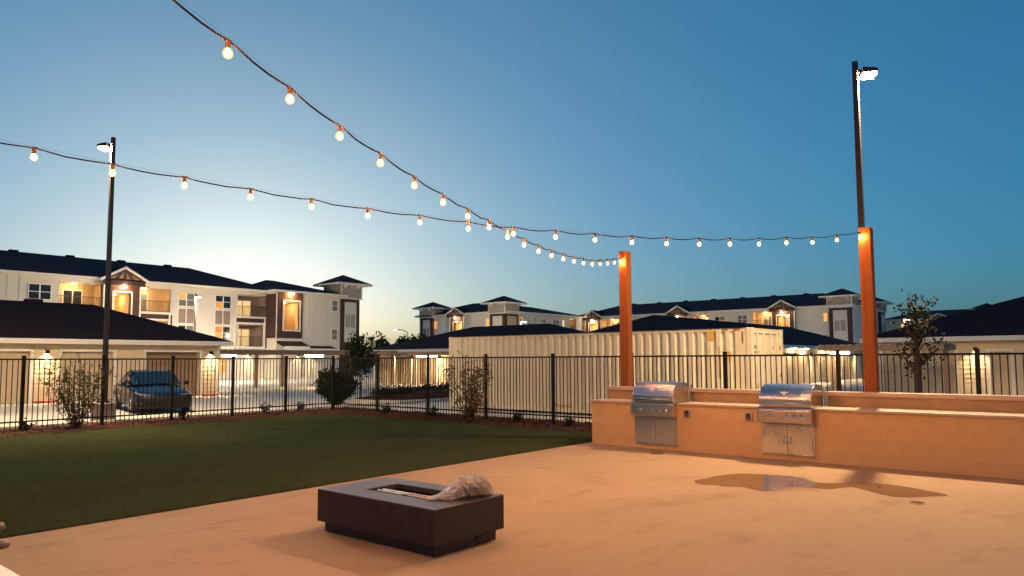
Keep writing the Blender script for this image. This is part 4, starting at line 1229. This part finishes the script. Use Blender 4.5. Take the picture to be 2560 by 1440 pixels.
for u in (3.6, 4.3, 5.2, 6.1):
    MB(F2).box(u - .025, u + .025, -.025, -.002, 3.4, 8.4).build('batten', 'cream_wall', t)
pr_ = MB(F2).prism([(-1.5, 3.18), (-.1, 3.72), (-.1, 3.5), (-1.5, 3.05)], .0, 2.9, lambda p, q, a: (a, p, q)).build('porch_roof', 'shingle', t)
MB(F2).box(-.05, 2.95, -1.56, -1.50, 2.80, 3.17).build('fascia', 'white_trim', pr_)
pr_ = MB(F2).prism([(-1.2, 2.98), (-.03, 3.28), (-.03, 3.1), (-1.2, 2.86)], 3.2, 6.6, lambda p, q, a: (a, p, q)).build('porch_roof', 'shingle', t)
MB(F2).box(3.15, 6.65, -1.26, -1.20, 2.66, 2.97).build('fascia', 'white_trim', pr_)
for u in (.2, 2.7, 3.4, 6.4):
    MB(F2).box(u - .09, u + .09, -1.45 if u < 3 else -1.15, -1.27 if u < 3 else -.97, 0, 2.8 if u < 3 else 2.66).build('porch_post', 'white_trim', t)
hip_roof(t, 0, 7.75, 0, 12, 8.85, 10.5, F2, .6, hip0=3.0, hip1=5.0)
tower(t, Fr('Y', 48.1, 64.0), 0, 2.62, 0, 2.9, 10.15, 11.25)
for u in (42.9, 44.4, 31.0, 38.5):
    sconce(t, F if u < 40 else Fr('Y', 0, 64.2), u, 2.25, -.1)
for u0, u1 in ((33.0, 34.2), (35.2, 36.2), (29.2, 30.4)):
    window(t, F, u0, u1, .6, 2.3, 1, 2, 'lit_pane')
# middle block with two towers
t = thing('apartment_building', 'corner apartment block with two towers above the middle garage', 'building', (88, 78, 0), 'three storey apartment blocks')
F = Fr('X', 80.2, 86.0)
apt_wall(t, F, 0, 18.3, [(7.7, 9.9, 0, 7.5)], dep=12)
window(t, F, 3.35, 4.05, 6.6, 7.95, 1, 2, 'lit_pane_orange'); window(t, F, 14.4, 15.1, 6.6, 7.95, 1, 2, 'lit_pane')
hip_roof(t, 0, 18.3, 0, 12, 8.85, 10.9, F, .6)
gable(t, F, 8.65, 2.05, 8.80, 9.85, 0, opening=(7.95, 9.75, 0, 7.5), pil=1.4)
tower(t, Fr('X', 79.7, 85.3), 0, 2.7, 0, 3.0, 10.05, 11.1)
tower(t, Fr('X', 79.5, 70.3), 0, 3.0, 0, 3.1, 10.1, 11.2)
FY = Fr('Y', 79.5, 67.26)
MB(FY).box(.55, 2.6, -.03, .05, 3.75, 8.1).build('pale_panel', 'tan_siding', t)
F3 = Fr('Y', 82.6, 67.6)
apt_wall(t, F3, 0, 17, [(2.6, 4.6, 6.1, 8.35), (13.6, 15.3, 6.1, 8.35)], dep=12)
recess(t, F3, 2.6, 4.6, 6.1, 8.35, 1.6, 'taupe_panel', lit=False, door=(2.9, 4.3, 7.9))
recess(t, F3, 13.6, 15.3, 6.1, 8.35, 1.6, 'brown_siding', lit=True, door=(13.9, 15.0, 7.9), dglass='lit_pane')
window(t, F3, 5.9, 7.1, 6.65, 8.0, 2, 2, 'curtain_glass'); window(t, F3, 8.9, 10.6, 6.65, 8.0, 2, 2, 'curtain_glass'); window(t, F3, 11.4, 12.1, 6.7, 8.1, 1, 2, 'lit_pane_pale')
window(t, F3, .5, 1.2, 6.6, 8.1, 1, 2, 'lit_pane_orange')
hip_roof(t, 0, 17, 0, 12, 8.85, 10.4, F3, .6)
# right block
t = thing('apartment_building', 'long apartment block with three gables running behind the container roof', 'building', (108, 48, 0), 'three storey apartment blocks')
F = Fr('X', 102.0, 71.0)
B3 = [(5.75, 9.1, 6.15, 8.38), (22.1, 24.8, 6.15, 8.35), (31.4, 34.5, 6.15, 8.40), (31.4, 34.5, 3.1, 5.4)]
apt_wall(t, F, 0, 45, B3 + [(3.6, 5.2, 0, 7.75), (19.2, 20.8, 0, 7.75), (35.05, 36.9, 0, 7.75)], dep=15)
for i, h in enumerate(B3):
    recess(t, F, *h, 1.7, 'tan_siding' if i != 1 else 'taupe_panel', lit=True, door=(h[0] + .9, h[1] - .6, h[3] - .45), dglass='curtain_glass')
window(t, F, 13.3, 14.95, 6.75, 8.0, 2, 2); window(t, F, 25.7, 27.3, 6.8, 8.0, 2, 2, ['window_glass', 'window_glass', 'lit_pane_orange', 'taupe_panel'])
window(t, F, 29.2, 30.7, 6.8, 8.05, 2, 2, 'curtain_glass'); window(t, F, 41.2, 41.8, 6.65, 7.9, 1, 2, 'lit_pane'); window(t, F, 41.2, 41.8, 3.7, 4.9, 1, 2, 'curtain_glass')
hip_roof(t, 0, 44.5, 0, 15, 8.85, 11.2, F, .65, vents=7, hip1=6, hip0=6)
for uc in (4.35, 20.0, 35.9):
    gable(t, F, uc, 2.05, 8.80, 9.95, 0, opening=(uc - .85, uc + .85, 0, 7.75), pil=1.5)
tower(t, Fr('X', 101.5, 29.0), 0, 2.95, 0, 3.2, 10.05, 11.15)
F4 = Fr('Y', 104.4, 26.3)
apt_wall(t, F4, 0, 14, [], dep=12, m='taupe_panel')
window(t, F4, 1.6, 2.6, 6.3, 8.2, 1, 2, 'lit_pane_pale'); window(t, F4, 6.5, 7.7, 6.5, 8.0, 2, 2, 'window_glass')
hip_roof(t, 0, 14, 0, 12, 8.85, 10.6, F4, .6)
tower(t, Fr('Y', 115.2, 25.6), 0, 3.0, 0, 3.0, 9.9, 11.0)
# far block beyond the right garage
t = thing('apartment_building', 'far dark roofed block with a small tower beyond the right garage', 'building', (140, 18, 0), 'three storey apartment blocks')
F = Fr('X', 133.0, 29.0)
apt_wall(t, F, 0, 22, [(6.6, 9.4, 5.2, 7.9)], z1=8.0, dep=14)
recess(t, F, 6.6, 9.4, 5.2, 7.9, 1.6, 'tan_siding')
for u in (2.4, 4.6, 12):
    window(t, F, u, u + 1.2, 6.0, 7.4, 2, 2, 'lit_pane' if u < 5 else 'window_glass')
hip_roof(t, 0, 22, 0, 14, 8.1, 9.75, F, .6, hip0=5, hip1=5)
tower(t, Fr('X', 131.5, 15.6), 0, 2.3, 0, 2.4, 9.25, 10.15, zdark=7.9, panel=False)
gable(t, F, 8.0, 1.8, 8.15, 8.9, 0, lamp=True)

# ------------------------------------------------------------------ plants
def leaf_quad(g, p, r, flat=.0):
    a = Vector((RND.gauss(0, 1), RND.gauss(0, 1), RND.gauss(0, .8))).normalized()
    b = a.orthogonal().normalized()
    b = (Matrix.Rotation(RND.uniform(0, 2 * PI), 3, a) @ b)
    l, w = r * RND.uniform(.8, 1.3), r * RND.uniform(.32, .5)
    c_ = a.cross(b)
    g.add([tuple(p - b * l * .5), tuple(p + c_ * w), tuple(p + b * l * .6), tuple(p - c_ * w)], [(0, 1, 2, 3)])
def shrub(label, x, y, h, w, m, name='shrub', stems=9, per=26, leaf=.055, spread=1.0, group='shrubs in the mulch beds', cat='shrub', low=.05, lobes=1.0):
    t = thing(name, label, cat, (x, y, 0), group)
    st, fo = MB(), MB()
    for i in range(stems):
        a = RND.uniform(0, 2 * PI); rr_ = w * math.sqrt(RND.random()) * spread
        top = Vector((x + math.cos(a) * rr_, y + math.sin(a) * rr_, h * RND.uniform(.62, 1.0) * (1 - .25 * (rr_ / max(w, .01)) ** 2)))
        base = Vector((x + RND.uniform(-.1, .1) * w, y + RND.uniform(-.1, .1) * w, 0))
        mid = base.lerp(top, .5) + Vector((math.cos(a) * rr_ * .25, math.sin(a) * rr_ * .25, 0))
        path = []
        for k in range(7):
            f_ = k / 6
            path.append(base * (1 - f_) ** 2 + mid * 2 * f_ * (1 - f_) + top * f_ ** 2 + Vector((RND.gauss(0, .012), RND.gauss(0, .012), 0)))
        st.tube(path, [.011 * (1 - .75 * k / 6) for k in range(7)], 5, caps=False)
        for k in range(per):
            f_ = low + (1 - low) * RND.random() ** .8
            q = path[min(6, int(f_ * 6))].lerp(path[min(6, int(f_ * 6) + 1)], f_ * 6 % 1)
            tw = Vector((RND.gauss(0, 1), RND.gauss(0, 1), RND.gauss(.5, .7))).normalized() * RND.uniform(.05, .24) * lobes
            e = q + tw
            if RND.random() < .5:
                st.tube([q, e], [.005, .002], 4, caps=False)
            for _ in range(4):
                leaf_quad(fo, q.lerp(e, RND.uniform(.3, 1.1)) + Vector((RND.gauss(0, .03), RND.gauss(0, .03), RND.gauss(0, .03))), leaf)
    st.build('stems', 'bark', t)
    fo.build('foliage', m, t)
    return t
shrub('tall loose shrub with fine leaves standing left of the lamp pole', 7.32, 20.85, 2.25, .80, 'leaf_olive', stems=26, per=20, leaf=.05)
shrub('tall bronze leaved shrub in front of the shipping container', 15.05, 14.05, 2.15, .88, 'leaf_bronze', stems=26, per=22, leaf=.05)
shrub('dense dark rounded bush at the fence corner', 16.95, 22.7, 1.55, .84, 'leaf_dark', name='bush', stems=42, per=44, leaf=.085, lobes=1.3, low=.25)
def small_plant(x, y, h, label):
    shrub(label, x, y, h, h * .5, 'leaf_dark', name='seedling', stems=5, per=9, leaf=.05, group='small plants dotted along the fence', cat='plant', lobes=.4)
for x, y, h, l in ((4.6, 21.0, .42, 'small dark seedling at the far left end of the fence'), (6.2, 20.9, .28, 'low dark tuft beneath the tall loose shrub'), (10.25, 21.1, .36, 'small seedling below the front bumper of the car'),
                   (13.4, 21.9, .40, 'small seedling just past the car by the fence'), (14.8, 22.0, .34, 'small seedling right of the car near the fence corner'), (15.5, 16.1, .42, 'small seedling between the fence corner and the bronze shrub'),
                   (15.6, 18.3, .34, 'small seedling close to the fence corner on the right run'), (15.5, 12.7, .34, 'small seedling right of the bronze shrub by the fence'), (15.6, 9.5, .30, 'small seedling in the bed nearest the tan counter'),
                   (15.4, 10.9, .26, 'low seedling between the bronze shrub and the counter')):
    small_plant(x, y, h, l)
def hedge(label, pts, h):
    t = thing('hedge', label, 'hedge', (pts[0][0], pts[0][1], 0))
    st, fo = MB(), MB()
    for x, y in pts:
        st.tube([(x, y, .2), (x + RND.uniform(-.05, .05), y, .2 + h * .7)], .012, 4)
        for _ in range(110):
            leaf_quad(fo, Vector((x + RND.gauss(0, .22), y + RND.gauss(0, .22), .3 + abs(RND.gauss(0, h * .45)))), .09)
    st.build('stems', 'bark', t); fo.build('foliage', 'leaf_dark', t)
hedge('low dark hedge on the mulch island beyond the fence', [(20.2 + .30 * k, 24.0 + .22 * math.sin(k) + .10 * k) for k in range(20)], .26)
def tree(label, x, y, h, tr_h, cr, m, n=900, leaf=.10, trunk=.06, group='trees', name='tree', limbs=9, narrow=1.0, base_crown=.3):
    t = thing(name, label, 'tree', (x, y, 0), group)
    st, fo = MB(), MB()
    st.tube([(x, y, -.02), (x + .02, y, tr_h * .5), (x - .01, y + .02, tr_h), (x + .02, y, h * .9)], [trunk, trunk * .85, trunk * .7, trunk * .2], 8)
    for i in range(limbs):
        z0 = tr_h + (h * .85 - tr_h) * i / limbs
        a = i * 2.4 + RND.uniform(-.4, .4)
        L_ = cr * RND.uniform(.6, 1.15) * (1.1 - .55 * i / limbs)
        tip = Vector((x + math.cos(a) * L_ * narrow, y + math.sin(a) * L_ * narrow, z0 + L_ * RND.uniform(.5, 1.1)))
        b0 = Vector((x, y, z0))
        md = b0.lerp(tip, .5) + Vector((0, 0, -.05 * L_))
        st.tube([b0, md, tip], [trunk * .4, trunk * .25, trunk * .08], 5, caps=False)
        for _ in range(n // limbs):
            f_ = RND.uniform(base_crown, 1.08)
            q = b0.lerp(tip, f_)
            sp_ = cr * .22 * (1.1 - .4 * f_)
            leaf_quad(fo, q + Vector((RND.gauss(0, sp_), RND.gauss(0, sp_), RND.gauss(0, sp_))), leaf)
    st.build('trunk', 'bark', t)
    fo.build('crown', m, t)
    return t
tree('dark young tree rising behind the rounded bush', 20.1, 25.3, 2.95, 1.0, .85, 'leaf_dark', n=1700, leaf=.11, trunk=.05, limbs=13)
tree('young thin topped tree with a dark trunk behind the right counter', 17.1, 3.12, 3.45, 1.30, .60, 'leaf_grey', n=640, leaf=.07, trunk=.095, limbs=12, narrow=.72)
for x, y, h, l in ((60, 71.5, 4.6, 'small dark far tree left of the tower base'), (63, 70.5, 5.2, 'far dark tree beside the distant street light'), (66.5, 71.2, 5.4, 'far rounded tree touching the tower edge'), (58, 74, 3.9, 'farthest low tree on the horizon gap')):
    tree(l, x, y, h, 1.5, 1.5, 'leaf_dark', n=700, leaf=.32, trunk=.12, group='far trees on the horizon', limbs=8)

# ------------------------------------------------------------------ furniture at the lower left edge
tb = thing('patio_table', 'white rectangular table cut off at the bottom left corner', 'table', (.62, 3.80, 0))
MB().box(.05, 1.205, 3.15, 4.46, .715, .75).build('table_top', 'white_plastic', tb, bevel=.012)
for x in (.14, 1.10):
    for y in (3.26, 4.34):
        MB().box(x - .025, x + .025, y - .025, y + .025, 0, .714).build('leg', 'white_plastic', tb, bevel=.004)
ch = thing('patio_chair', 'brown patio armchair whose arm ends show at the left edge', 'chair', (1.15, 5.55, 0))
MB().box(.80, 1.42, 5.32, 5.80, .36, .44).build('seat', 'brown_wicker', ch, bevel=.03)
MB().prism([(.80, .40), (.86, .40), (.72, .92), (.66, .90)], 5.30, 5.82, lambda p, q, a: (p, a, q)).build('backrest', 'brown_wicker', ch, bevel=.015)
for y, x1 in ((5.27, 1.50), (5.86, 1.635)):
    MB().tube([(.74, y, .70), (1.0, y, .665), (x1 - .05, y, .65), (x1 - .012, y, .645), (x1, y, .63)], [.028, .03, .032, .027, .012], 12).build('arm', 'arm_pad', ch, smooth=True)
    MB().tube([(x1 - .10, y, .64), (x1 - .13, y, 0)], .02, 8).build('leg', 'brown_wicker', ch, smooth=True)
    MB().tube([(.78, y, .68), (.74, y, 0)], .02, 8).build('leg', 'brown_wicker', ch, smooth=True)
